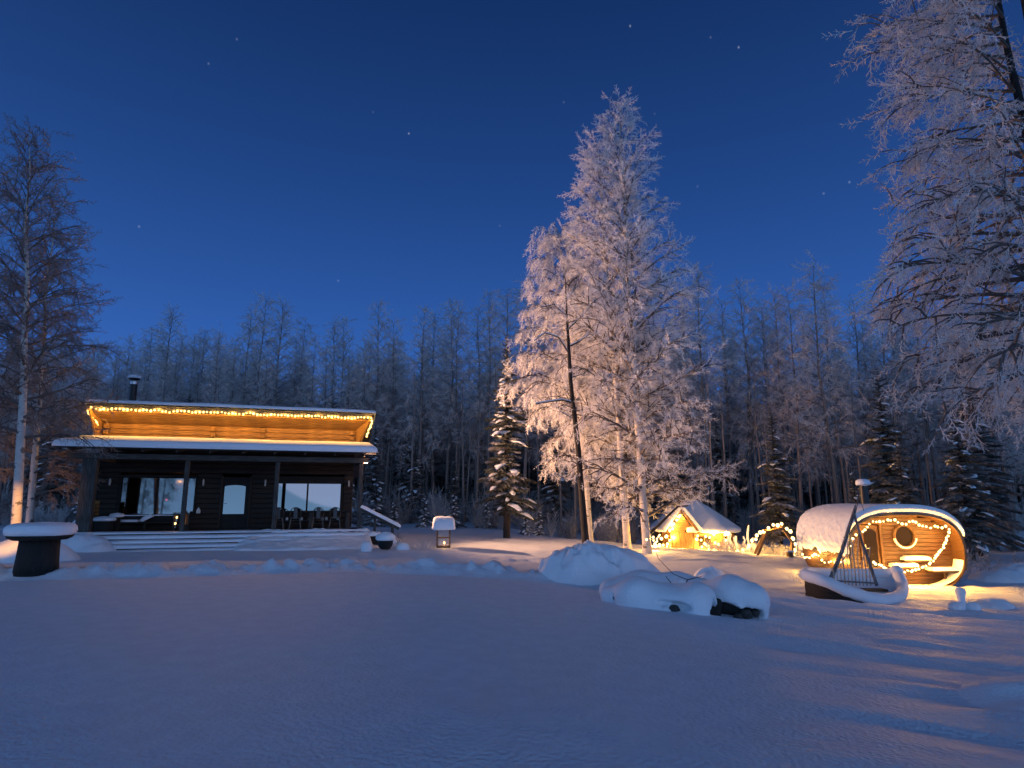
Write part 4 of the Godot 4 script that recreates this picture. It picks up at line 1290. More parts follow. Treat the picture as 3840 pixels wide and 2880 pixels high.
# ---------------------------------------------------------------- smaller things round the yard
func yard() -> void:
	var b: MB
	# stump table
	var o := thing("stump_table", "black stump table with a thick disc of snow at the left", "table", on(-10.25, -14.0, -0.05))
	o.scale = Vector3(0.82, 1.0, 0.82)
	b = MB.new()
	b.lathe([Vector2(0.0, -0.1), Vector2(0.5, -0.1), Vector2(0.48, 0.15), Vector2(0.46, 0.4), Vector2(0.45, 0.64), Vector2(0.0, 0.64)], 18)
	part("pedestal", b, M.black_wood, o)
	b = MB.new()
	b.lathe([Vector2(0.0, 0.63), Vector2(0.6, 0.63), Vector2(0.72, 0.68), Vector2(0.75, 0.73), Vector2(0.0, 0.74)], 26)
	part("top", b, M.black_wood, o)
	b = MB.new()
	b.grid(36, 8, func(u, w):
		var k: Vector2 = [Vector2(0.72, 0.72), Vector2(0.78, 0.75), Vector2(0.81, 0.82), Vector2(0.79, 0.9), Vector2(0.72, 0.955), Vector2(0.6, 0.98), Vector2(0.4, 0.99), Vector2(0.2, 0.995), Vector2(0.0, 1.0)][int(round(w * 8))]
		return Vector3(k.x * cos(u * TAU), k.y + 0.025 * ns.get_noise_3d(k.x * cos(u * TAU) * 70.0, 5.0, k.x * sin(u * TAU) * 70.0), -k.x * sin(u * TAU)), true)
	part("snow_cap", b, M.snow, o)
	# snow pile of two humps
	var dome := func(called: String, label: String, x0: float, x1: float, z0: float, z1: float, humps: Array, rough: float) -> void:
		var q := thing(called, label, "snow pile", Vector3((x0 + x1) / 2, 0, (z0 + z1) / 2))
		var g := MB.new()
		g.grid(64, 48, func(u, w):
			var x := lerpf(x0, x1, u)
			var z := lerpf(z0, z1, w)
			var h := 0.0
			for e in humps:   # [x, z, rx, rz, height]
				var r := Vector2((x - e[0]) / e[2], (z - e[1]) / e[3]).length()
				h = maxf(h, 0.0) + e[4] * (pow(maxf(0.0, 1.0 - r * r), 0.75)) * (1.0 - 0.6 * clampf(h / e[4], 0.0, 1.0))
			return Vector3(x - q.position.x, height(x, z) - 0.06 + h + minf(h, 1.0) * rough * (ns.get_noise_3d(x * 90.0, 3.0, z * 90.0) + 0.4 * ns.get_noise_3d(x * 260.0, 4.0, z * 260.0)), z - q.position.z), true)
		part("snow", g, M.snow, q)
	dome.call("snow_pile", "big rounded snow pile in front of the birch trunks", 0.4, 3.9, -16.4, -13.6, [[1.85, -15.0, 1.3, 1.15, 0.78], [2.8, -14.9, 0.85, 0.9, 0.62]], 0.1)
	dome.call("snow_pile", "snow bank lit orange behind the stump table at the left edge", -14.6, -11.2, -18.4, -16.1, [[-12.9, -17.2, 1.4, 0.8, 0.7]], 0.08)
	dome.call("snow_pile", "low snow-covered brush heap at the cabin's left corner", -15.6, -12.6, -21.8, -19.8, [[-14.3, -20.9, 1.3, 0.8, 0.55], [-13.4, -20.7, 0.7, 0.6, 0.4]], 0.2)
	dome.call("snow_pile", "low snow heap right of the sauna at the forest edge", 13.6, 18.0, -22.0, -18.5, [[15.2, -20.2, 1.0, 0.8, 0.42], [16.6, -20.6, 1.1, 0.9, 0.55]], 0.25)
	dome.call("snow_pile", "shadowed snow drift in the lower right corner", 4.0, 7.4, -8.2, -5.2, [[5.7, -6.5, 1.4, 0.9, 0.28]], 0.12)
	dome.call("snow_lump", "small round snow lump on the slope before the hut", 4.6, 5.9, -17.6, -16.5, [[5.12, -17.1, 0.42, 0.4, 0.45], [5.5, -17.1, 0.35, 0.35, 0.33]], 0.05)
	dome.call("snow_lump", "flat snow-covered stone in the lit snow right of the boat", 10.2, 11.6, -15.4, -14.4, [[10.9, -14.9, 0.5, 0.35, 0.2]], 0.1)
	# snow-covered log benches round a fire place
	# [end, end, radius at each] and what is hollowed out below
	var log_bench := func(label: String, caps: Array, holes: Array, wood: Array, stones: Array) -> void:
		var fit := func(p: Vector3) -> Vector3: return Vector3(2.9 + (p.x - 3.0) * 0.86, p.y * 0.9 - 0.03, -11.3 + (p.z + 11.3) * 0.86)
		for k in caps:
			k[0] = fit.call(k[0]); k[1] = fit.call(k[1]); k[2] *= 0.86; k[3] *= 0.86
		for k in holes:
			k[0] = fit.call(k[0]); k[1] *= 0.95
		for k in wood:
			k[0] = fit.call(k[0]); k[1] = fit.call(k[1]); k[2] *= 0.86
		for k in stones:
			k[0] = fit.call(k[0]); k[1] *= 0.86
		var c0: Vector3 = caps[0][0]
		var q := thing("log_bench", label, "bench", on(c0.x, c0.z), 0.0, "snow-covered benches round the fire place")
		for e in wood:
			var w := MB.new()
			w.rod(e[0] - q.position, e[1] - q.position, e[2], e[2] * 0.92, 11)
			part("log", w, M.black_wood, q)
		for e in stones:
			var w := MB.new()
			var r: float = e[1]
			w.grid(9, 6, func(u, v): return e[0] - q.position + Vector3(cos(u * TAU) * sin(v * PI), 0.8 * cos(v * PI), sin(u * TAU) * sin(v * PI)) * r * (1.0 + 0.35 * ns.get_noise_3d(r * 900.0 + 60.0 * cos(u * TAU) * sin(v * PI), 60.0 * cos(v * PI), 60.0 * sin(u * TAU) * sin(v * PI))))
			part("stone", w, M.stone, q)
		var lo := Vector3(1e9, 1e9, 1e9)
		var hi := -lo
		for k in caps:
			for e in 2:
				lo = lo.min(k[e] - Vector3.ONE * (k[2 + e] + 0.16))
				hi = hi.max(k[e] + Vector3.ONE * (k[2 + e] + 0.16))
		var field := func(p: Vector3) -> float:
			var d := 1e9
			for k in caps:
				var ab: Vector3 = k[1] - k[0]
				var f := clampf((p - k[0]).dot(ab) / ab.length_squared(), 0.0, 1.0)
				var e: float = ((p - k[0] - ab * f) * Vector3(1, 1.12, 1)).length() - lerpf(k[2], k[3], f)
				var h := clampf(0.5 + 0.5 * (d - e) / 0.14, 0.0, 1.0)
				d = lerpf(d, e, h) - 0.14 * h * (1.0 - h) if d < 1e8 else e
			d += 0.05 * ns.get_noise_3d(p.x * 75.0, p.y * 75.0, p.z * 75.0) + 0.018 * ns.get_noise_3d(p.x * 260.0, p.y * 260.0, p.z * 260.0)
			for k in holes:
				var g: float = (((p - k[0]) / k[1]).length() - 1.0) * minf(k[1].x, minf(k[1].y, k[1].z)) + 0.05 * ns.get_noise_3d(p.x * 210.0 + 500.0, p.y * 210.0, p.z * 210.0)
				d = maxf(d, -g)
			return d
		var m := nets(lo, hi, 0.042, field, q.position)
		part_mesh("snow", m, M.snow, q)
	log_bench.call("long snow-buried log bench in front, swelling to a thick round end on the right", [
		[Vector3(1.75, -0.06, -12.0), Vector3(2.2, 0.0, -11.55), 0.26, 0.4], [Vector3(2.2, 0.0, -11.55), Vector3(2.8, -0.06, -11.2), 0.4, 0.36], [Vector3(2.8, -0.06, -11.2), Vector3(3.2, -0.03, -10.98), 0.36, 0.4], [Vector3(3.2, -0.03, -10.98), Vector3(3.32, -0.3, -10.8), 0.38, 0.24], [Vector3(2.0, -0.35, -11.6), Vector3(3.2, -0.4, -10.85), 0.3, 0.28]],
		[[Vector3(2.84, -0.09, -10.74), Vector3(0.21, 0.11, 0.22)], [Vector3(2.62, -0.04, -10.9), Vector3(0.1, 0.05, 0.16)], [Vector3(1.8, -0.03, -11.68), Vector3(0.1, 0.07, 0.12)], [Vector3(3.5, -0.2, -10.75), Vector3(0.1, 0.22, 0.3)]],
		[[Vector3(1.75, -0.12, -11.95), Vector3(3.2, -0.14, -10.98), 0.16]], [[Vector3(2.78, -0.16, -10.9), 0.12], [Vector3(1.8, -0.08, -11.8), 0.08]])
	log_bench.call("short snow-buried log bench on the right with dark wood showing beneath", [
		[Vector3(3.78, 0.02, -11.75), Vector3(4.05, 0.06, -11.4), 0.33, 0.38], [Vector3(4.05, 0.06, -11.4), Vector3(4.38, 0.0, -11.15), 0.38, 0.33], [Vector3(4.38, 0.0, -11.15), Vector3(4.5, -0.25, -11.1), 0.28, 0.16], [Vector3(3.62, -0.05, -11.4), Vector3(3.66, -0.3, -11.2), 0.2, 0.12], [Vector3(3.95, -0.2, -10.88), Vector3(4.0, -0.26, -10.84), 0.13, 0.12]],
		[[Vector3(3.86, -0.24, -10.95), Vector3(0.24, 0.2, 0.42)], [Vector3(4.25, -0.27, -10.9), Vector3(0.27, 0.17, 0.36)]],
		[[Vector3(3.7, -0.14, -11.45), Vector3(4.35, -0.17, -11.1), 0.2], [Vector3(3.62, -0.3, -11.15), Vector3(3.72, 0.0, -11.2), 0.13]], [[Vector3(4.2, -0.25, -10.98), 0.13], [Vector3(4.38, -0.22, -11.0), 0.09], [Vector3(4.02, -0.3, -10.95), 0.1]])
	log_bench.call("far snow-buried log bench behind the fire place, just its top showing", [
		[Vector3(1.9, -0.1, -13.1), Vector3(2.6, 0.0, -13.3), 0.3, 0.36], [Vector3(2.6, 0.0, -13.3), Vector3(3.4, -0.02, -13.1), 0.36, 0.34], [Vector3(3.4, -0.02, -13.1), Vector3(4.1, -0.1, -12.7), 0.34, 0.3]], [], [[Vector3(1.9, -0.2, -13.1), Vector3(4.1, -0.2, -12.8), 0.15]], [])
	# the twig with snow in its fork
	o = thing("forked_twig", "bare forked twig with a clump of snow between the log benches", "shrub", on(3.05, -11.9))
	b = MB.new()
	b.tube(L([Vector3(0, 0, 0), Vector3(-0.06, 0.25, 0), Vector3(-0.24, 0.48, 0)]), PackedFloat32Array([0.014, 0.011, 0.006]), 5)
	b.tube(L([Vector3(0, 0, 0), Vector3(0.07, 0.3, 0), Vector3(0.16, 0.42, 0), Vector3(0.42, 0.48, 0)]), PackedFloat32Array([0.014, 0.012, 0.01, 0.005]), 5)
	b.tube(L([Vector3(0.16, 0.42, 0), Vector3(-0.1, 0.52, 0), Vector3(-0.35, 0.78, 0), Vector3(-0.4, 0.9, 0)]), PackedFloat32Array([0.007, 0.006, 0.005, 0.003]), 4)
	for k in 14:
		var d := (rv(1.0) + Vector3(0, 0.8, 0)).normalized() * rng.randf_range(0.08, 0.22)
		b.rod(rv(0.06) + Vector3(0, 0.05, 0), d, 0.008, 0.002, 3)
	part("twigs", b, M.dark_bark, o)
	b = MB.new()
	b.ball(Vector3(0.02, 0.36, 0), Vector3(0.11, 0.09, 0.09), 12, 8)
	b.ball(Vector3(-0.02, 0.2, 0.03), Vector3(0.08, 0.09, 0.08), 10, 7)
	part("snow", b, M.snow, o)
	# lantern box
	o = thing("lantern_box", "glazed wooden lantern box with a tall saddle of snow on its roof", "lantern", on(-2.45, -23.0), 8.0)
	for x in [-0.22, 0.22]:
		for z in [-0.2, 0.2]:
			boxp("corner_post", Vector3(x, 0.3, z), Vector3(0.05, 0.64, 0.05), M.pine, o, 0.006)
	for x in [-0.22, 0.22]:
		boxp("rail", Vector3(x, 0.32, 0.0), Vector3(0.035, 0.035, 0.36), M.pine_across, o, 0.005)
	for z in [-0.2, 0.2]:
		boxp("rail", Vector3(0, 0.34, z), Vector3(0.4, 0.035, 0.035), M.pine_across, o, 0.005)
		boxp("rail", Vector3(0, 0.03, z), Vector3(0.4, 0.06, 0.035), M.pine_across, o, 0.005)
	boxp("pane", Vector3(0, 0.33, 0.185), Vector3(0.4, 0.56, 0.006), M.clear_glass, o, 0.001)
	boxp("pane", Vector3(0.2, 0.33, 0.0), Vector3(0.006, 0.56, 0.36), M.clear_glass, o, 0.001)
	b = MB.new()
	b.prism(PackedVector2Array([Vector2(-0.33, 0.62), Vector2(0.33, 0.62), Vector2(0.0, 0.88)]), -0.34, 0.34, Transform3D(Basis(Vector3.UP, PI / 2), Vector3.ZERO))
	part("roof", b, M.black_wood, o)
	b = MB.new()
	b.grid(20, 14, func(u, w):
		var a := lerpf(-0.15 * PI, 1.15 * PI, w)
		var e: float = (u - 0.5) * 2.0
		var k := pow(maxf(0.0, 1.0 - pow(absf(e), 7.0)), 0.4)
		return Vector3(e * 0.42, 0.66 + sin(a) * (0.42 if sin(a) > 0 else 0.1) * k + 0.02 * ns.get_noise_3d(u * 300.0, w * 300.0, 1.0), cos(a) * 0.43 * (0.6 + 0.4 * k)), false)
	part("roof_snow", b, M.snow, o)
	b = MB.new()
	b.ball(Vector3(0.03, 0.16, 0.08), Vector3(0.035, 0.05, 0.035), 8, 6)
	part("flame", b, M.flame, o)
	b = MB.new()
	b.rod(Vector3(0.03, 0.0, 0.08), Vector3(0.03, 0.12, 0.08), 0.03, 0.03, 8)
	part("candle", b, M.pale_paint, o)
	omni(o, Vector3(0.03, 0.16, 0.08), 0.1, WARM, 0.025)
	# frosted tufts
	var tuft := func(called: String, label: String, at: Vector3, n: int, size: float, spread: float, k: float) -> void:
		var q := thing(called, label, "shrub", at)
		var lf := Leafage.new()
		for i in n:
			var p := Vector3(rng.randf_range(-1, 1), 0, rng.randf_range(-1, 1)) * spread
			lf.add(sprays[rng.randi() % 8], p + Vector3(0, height(at.x + p.x, at.z + p.z) - at.y, 0), Vector3(rng.randf_range(-0.4, 0.4), 1, rng.randf_range(-0.4, 0.4)), rng.randf() * TAU, size * rng.randf_range(0.5, 1.2), Color(k, k, k))
		part_mesh("stems", lf.build(), M.frost, q).set_meta("kind", "stuff")
	tuft.call("frosted_tuft", "frosted weed tuft just left of the lantern box", on(-3.0, -22.3), 14, 0.3, 0.25, 0.6)
	tuft.call("frosted_tuft", "thin brown weeds beside the black pot", on(-3.95, -22.6), 6, 0.5, 0.2, 0.15)
	tuft.call("frosted_tuft", "frosted weeds in the yellow-lit snow left of the boat", on(8.6, -18.5), 22, 0.3, 0.7, 0.6)
	tuft.call("frosted_tuft", "frosted weeds sticking out of the right-hand slope", on(6.6, -12.0), 3, 0.28, 0.15, 0.6)
	tuft.call("frosted_tuft", "frosted grass at the right edge below the forest", on(13.2, -16.5), 12, 0.28, 0.4, 0.5)
	tuft.call("frosted_bush", "tangled frosted brush at the forest edge right of the sauna", on(15.5, -22.5), 60, 0.7, 1.6, 0.3)
	# snow figure
	o = thing("snowy_post", "small post wrapped in snow with lumps at its foot on the right slope", "post", on(9.6, -14.0))
	b = MB.new()
	b.lathe([Vector2(0.09, -0.05), Vector2(0.08, 0.1), Vector2(0.075, 0.28), Vector2(0.1, 0.36), Vector2(0.09, 0.44), Vector2(0.0, 0.47)], 10)
	b.ball(Vector3(-0.16, 0.06, 0.05), Vector3(0.17, 0.13, 0.15), 12, 8)
	b.ball(Vector3(0.17, 0.05, 0.08), Vector3(0.15, 0.14, 0.14), 12, 8)
	part("snow", b, M.snow, o)
	# spot lamp off the left edge, shining on the snow bank and the birch trunk
	o = thing("garden_spot", "low garden spotlight by the left birches, shining on snow and trunk", "lamp", on(-10.65, -13.0))
	b = MB.new()
	b.rod(Vector3(0, -0.2, 0), Vector3(0, 0.4, 0), 0.02, 0.02, 6)
	b.rod(Vector3(0.05, 0.42, 0.1), Vector3(-0.03, 0.44, -0.06), 0.06, 0.08, 10)
	part("housing", b, M.black_metal, o)
	b = MB.new()
	b.ball(Vector3(-0.035, 0.443, -0.075), Vector3.ONE * 0.05, 10, 7)
	part("lamp_lens", b, M.lamp_glass, o)
	var sp := SpotLight3D.new()
	sp.name = "light"
	o.add_child(sp)
	sp.position = Vector3(-0.06, 0.45, -0.16)
	sp.look_at_from_position(sp.position + o.position, sp.position + o.position + Vector3(-0.58, 0.13, -0.8))
	sp.light_color = Color(1.0, 0.68, 0.28)
	sp.light_energy = 48.0
	sp.light_size = 0.05
	sp.spot_range = 40.0
	sp.spot_attenuation = 2.0
	sp.spot_angle = 12.5
	sp.spot_angle_attenuation = 0.6
	sp.shadow_enabled = true

# ---------------------------------------------------------------- the hut
func hut() -> void:
	var P := Vector3(9.9, -1.25, -34.0)
	var o := thing("garden_hut", "small eight-sided pine hut with steep snowy roof and a gabled porch", "hut", P)
	var c := Vector3(0.25, 0, -1.95)
	var R := 2.1
	var corner := func(k: int, r: float, y: float) -> Vector3:
		var a := TAU * (k + 0.5) / 8.0
		return Vector3(c.x + r * sin(a), y, c.z + r * cos(a))
	for k in 8:   # boarded walls
		var a: Vector3 = corner.call(k, R, 0.0)
		var e: Vector3 = corner.call(k + 1, R, 0.0)
		var d := (e - a).normalized()
		var ba := Basis(d, Vector3.UP, d.cross(Vector3.UP))
		var has_win := k == 7 or k == 0 or k == 6 or k == 1
		for r in 6:
			var y := 0.1 + r * 0.2
			if has_win and r in [2, 3, 4]:
				for s in [0.14, 0.86]:
					boxp("board", a.lerp(e, s) + Vector3(0, y, 0), Vector3(a.distance_to(e) * 0.28, 0.194, 0.06), M.pine_across, o, 0.012, ba)
			else:
				boxp("board", (a + e) / 2.0 + Vector3(0, y, 0), Vector3(a.distance_to(e), 0.194, 0.06), M.pine_across, o, 0.012, ba)
		if has_win:
			var w := boxp("window", (a + e) / 2.0 + Vector3(0, 0.7, 0), Vector3(a.distance_to(e) * 0.44, 0.6, 0.03), M.dark_glass, o, 0.004, ba)
			for s in [-1, 1]:
				boxp("frame", (a + e) / 2.0 + d * s * 0.36 + Vector3(0, 0.7, 0) , Vector3(0.06, 0.62, 0.09), M.pine, w, 0.008, ba)
				boxp("frame", (a + e) / 2.0 + Vector3(0, 0.7 + s * 0.3, 0), Vector3(0.68, 0.05, 0.085), M.pine_across, w, 0.008, ba)
			boxp("frame", (a + e) / 2.0 + Vector3(0, 0.7, 0), Vector3(0.04, 0.56, 0.08), M.pine, w, 0.008, ba)
	# porch with door
	var dz := 0.3
	for s in [-1.56, -0.36]:
		boxp("porch_side", Vector3(s, 0.62, -0.25), Vector3(0.08, 1.24, 1.1), M.pine, o)
	for k in 8:
		var x := -1.5 + 0.137 * (k + 0.5) - 0.01
		boxp("door_board", Vector3(x, 0.6, dz - 0.02), Vector3(0.133, 1.2, 0.05), M.pine, o, 0.008)
	var gable := PackedVector2Array([Vector2(-1.56, 1.2), Vector2(-0.36, 1.2), Vector2(-0.36, 1.3), Vector2(-0.96, 2.12), Vector2(-1.56, 1.3)])
	var b := MB.new()
	b.prism(gable, dz - 0.05, dz)
	part("gable", b, M.pine_across, o)
	b = MB.new()
	b.prism(PackedVector2Array([Vector2(-0.86, 1.18), Vector2(-0.58, 1.18), Vector2(-0.72, 1.42)]), dz + 0.003, dz + 0.03)
	part("door_window", b, M.dark_glass, o)
	for s in [-1, 1]:
		barp("barge_board", Vector3(-0.96, 2.3, dz + 0.06), Vector3(-0.96 + s * 0.86, 1.16, dz + 0.06), 0.12, 0.04, M.pine, o)
		var mid := Vector3(-0.96 + s * 0.45, 1.78, -0.75)
		var sl := Basis(Vector3.BACK, -s * 0.925)
		boxp("porch_roof", mid, Vector3(1.5, 0.05, 2.2), M.roofing, o, 0.01, sl)
		b = MB.new()
		cushion(b, Transform3D(sl, mid + sl.y * 0.03), 1.55, 2.3, 0.2, 0.14, 0.05, 1.6, 20.0 + s)
		part("porch_snow", b, M.snow, o)
	# main roof and its snow
	b = MB.new()
	b.lathe([Vector2(2.42, 1.12), Vector2(2.44, 1.2), Vector2(0.0, 2.62)], 8, Transform3D(Basis(Vector3.UP, PI / 8.0), c))
	b.lathe([Vector2(0.0, 1.14), Vector2(2.42, 1.12)], 8, Transform3D(Basis(Vector3.UP, PI / 8.0), c))
	part("roof", b, M.roofing, o)
	b = MB.new()
	var prof := [Vector2(2.4, 1.13), Vector2(2.52, 1.2), Vector2(2.5, 1.36), Vector2(2.38, 1.46), Vector2(2.0, 1.72), Vector2(1.5, 2.06), Vector2(1.0, 2.4), Vector2(0.5, 2.72), Vector2(0.22, 2.84), Vector2(0.0, 2.86)]
	b.grid(48, 9, func(u, w):
		var k: Vector2 = prof[int(round(w * 9))]
		var a := fposmod(u * TAU, TAU / 8.0) - TAU / 16.0
		var r := k.x * (0.97 * cos(TAU / 16.0) / cos(a) + 0.03)
		var q := Vector3(c.x + r * cos(u * TAU + TAU / 16.0), k.y, c.z - r * sin(u * TAU + TAU / 16.0))
		return q + Vector3.UP * 0.05 * ns.get_noise_3dv(q * 60.0), true)
	part("roof_snow", b, M.snow, o)
	# its lights
	o = thing("string_lights", "garland of bright warm bulbs round the hut's gable, eaves and windows", "string lights", P)
	lights_on(o, L([Vector3(-0.93, 2.2, 0.42), Vector3(-1.2, 1.9, 0.42), Vector3(-1.5, 1.5, 0.45), Vector3(-1.68, 1.2, 0.4)]), 0.17, Vector3(0.06, 0.05, 0.03), bulb_mid, M.bulb_pale, 15.0, 3)
	lights_on(o, L([Vector3(-1.6, 1.12, 0.4), Vector3(-1.85, 0.85, 0.3), Vector3(-1.5, 0.95, 0.4), Vector3(-2.2, 0.7, 0.1), Vector3(-1.75, 0.5, 0.3), Vector3(-2.45, 0.55, -0.1)]), 0.27, Vector3(0.12, 0.12, 0.03), bulb_mid, M.bulb_pale, 16.0, 4)
	lights_on(o, L([Vector3(-0.3, 1.25, 0.4), Vector3(-0.2, 0.8, 0.4), Vector3(-0.05, 0.5, 0.45), Vector3(0.15, 0.95, 0.45), Vector3(0.7, 1.0, 0.42), Vector3(0.75, 0.7, 0.4), Vector3(1.2, 0.75, 0.35), Vector3(1.25, 1.05, 0.2), Vector3(1.8, 1.08, -0.1)]), 0.26, Vector3(0.1, 0.12, 0.03), bulb_mid, M.bulb_pale, 24.0, 4)
	o = thing("string_lights", "short string of bulbs from the hut's left eave to the tall birch's trunk", "string lights", Vector3.ZERO)
	lights_on(o, L([Vector3(7.7, -0.1, -33.6), Vector3(6.7, -0.35, -30.0), Vector3(6.0, -0.3, -27.0), Vector3(5.3, 0.25, -24.3), Vector3(5.05, 0.15, -24.3)]), 0.75, Vector3(0.05, 0.05, 0.05), bulb_mesh, M.bulb_pale, 16.0, 2)
	# timber arch with lights that run on from the hut
	o = thing("timber_arch", "six-sided timber garden arch with light bulbs between the hut and the sauna", "arch", Vector3(10.62, 0, -27.0))
	var legs := [[[-0.65, -0.9, 0.0], [0.0, 0.32, 0.0]], [[0.0, 0.32, 0.0], [0.72, 0.47, 0.0]], [[0.72, 0.47, 0.0], [1.1, -0.1, 0.0]], [[1.1, -0.1, 0.0], [0.95, -1.1, 0.0]]]
	for zz in [0.0, 0.9]:
		for k in 4:
			var a: Array = legs[k][0]
			var e: Array = legs[k][1]
			var s := 0.92 if zz > 0.0 else 1.0
			barp("timber", Vector3(a[0] * s - zz * 0.3, a[1], zz), Vector3(e[0] * s - zz * 0.3, e[1], zz), 0.085, 0.085, M.pine, o)
	barp("cross_piece", Vector3(-0.02, 0.36, -0.05), Vector3(-0.3, 0.36, 0.95), 0.06, 0.06, M.pine_across, o)
	barp("cross_piece", Vector3(0.72, 0.5, -0.05), Vector3(0.38, 0.5, 0.95), 0.06, 0.06, M.pine_across, o)
	o = thing("string_lights", "string of bulbs from the hut over frosted shrubs and across the timber arch", "string lights", Vector3.ZERO)
	lights_on(o, L([Vector3(9.75, -0.5, -32.6), Vector3(9.5, -0.72, -30.5), Vector3(9.9, -0.72, -29.3), Vector3(10.15, -0.55, -28.4), Vector3(10.35, 0.0, -27.4), Vector3(10.65, 0.42, -26.9), Vector3(11.35, 0.57, -26.9), Vector3(11.72, 0.0, -26.8), Vector3(11.6, -0.75, -26.7)]), 0.21, Vector3(0.06, 0.06, 0.06), bulb_mid, M.bulb_pale, 16.0, 4)
	lights_on(o, L([Vector3(9.5, -0.98, -27.5), Vector3(9.9, -1.0, -27.2), Vector3(10.5, -0.9, -27.0)]), 0.2, Vector3(0.03, 0.02, 0.03), bulb_small, M.bulb_pale, 0.2, 3)
	# frosted shrubs in front of the hut
	o = thing("frosted_shrubs", "bed of tall frosted stalks and bushes in front of the hut", "shrub", on(10.5, -28.8))
	var lf := Leafage.new()
	for i in 420:
		var p := Vector3(rng.randf_range(-1.7, 1.9), 0, rng.randf_range(-1.6, 1.8))
		p.y = height(10.5 + p.x, -28.8 + p.z) - o.position.y
		var k := rng.randf_range(0.4, 0.65)
		lf.add(sprays[rng.randi() % 8], p, Vector3(rng.randf_range(-0.4, 0.4), 1, rng.randf_range(-0.4, 0.4)), rng.randf() * TAU, rng.randf_range(0.2, 0.5), Color(k, k, k))
	part_mesh("twigs", lf.build(), M.frost, o).set_meta("kind", "stuff")
	for i in 14:
		var x := rng.randf_range(-1.2, 0.3)
		var z := rng.randf_range(-0.8, 0.6)
		var h := rng.randf_range(0.35, 0.8) if i > 0 else 1.2
		var st := MB.new()
		var line := PackedVector3Array()
		for k in 5:
			line.append(Vector3(x + 0.05 * sin(k * 2.0 + i), height(10.5 + x, -28.8 + z) - o.position.y + h * k / 4.0, z))
		st.tube(line, PackedFloat32Array([0.014, 0.03, 0.05, 0.05, 0.035]), 6)
		part("stalk", st, M.snow, o)
	o = thing("wooden_block", "pale wooden block half buried in snow under the timber arch", "block", on(11.0, -25.6))
	boxp("block", Vector3(0, 0.05, 0), Vector3(0.22, 0.3, 0.2), M.pine, o)
	b = MB.new()
	cushion(b, Transform3D(Basis(), Vector3(0, 0.2, 0)), 0.26, 0.24, 0.06, 0.05)
	part("snow_cap", b, M.snow, o)

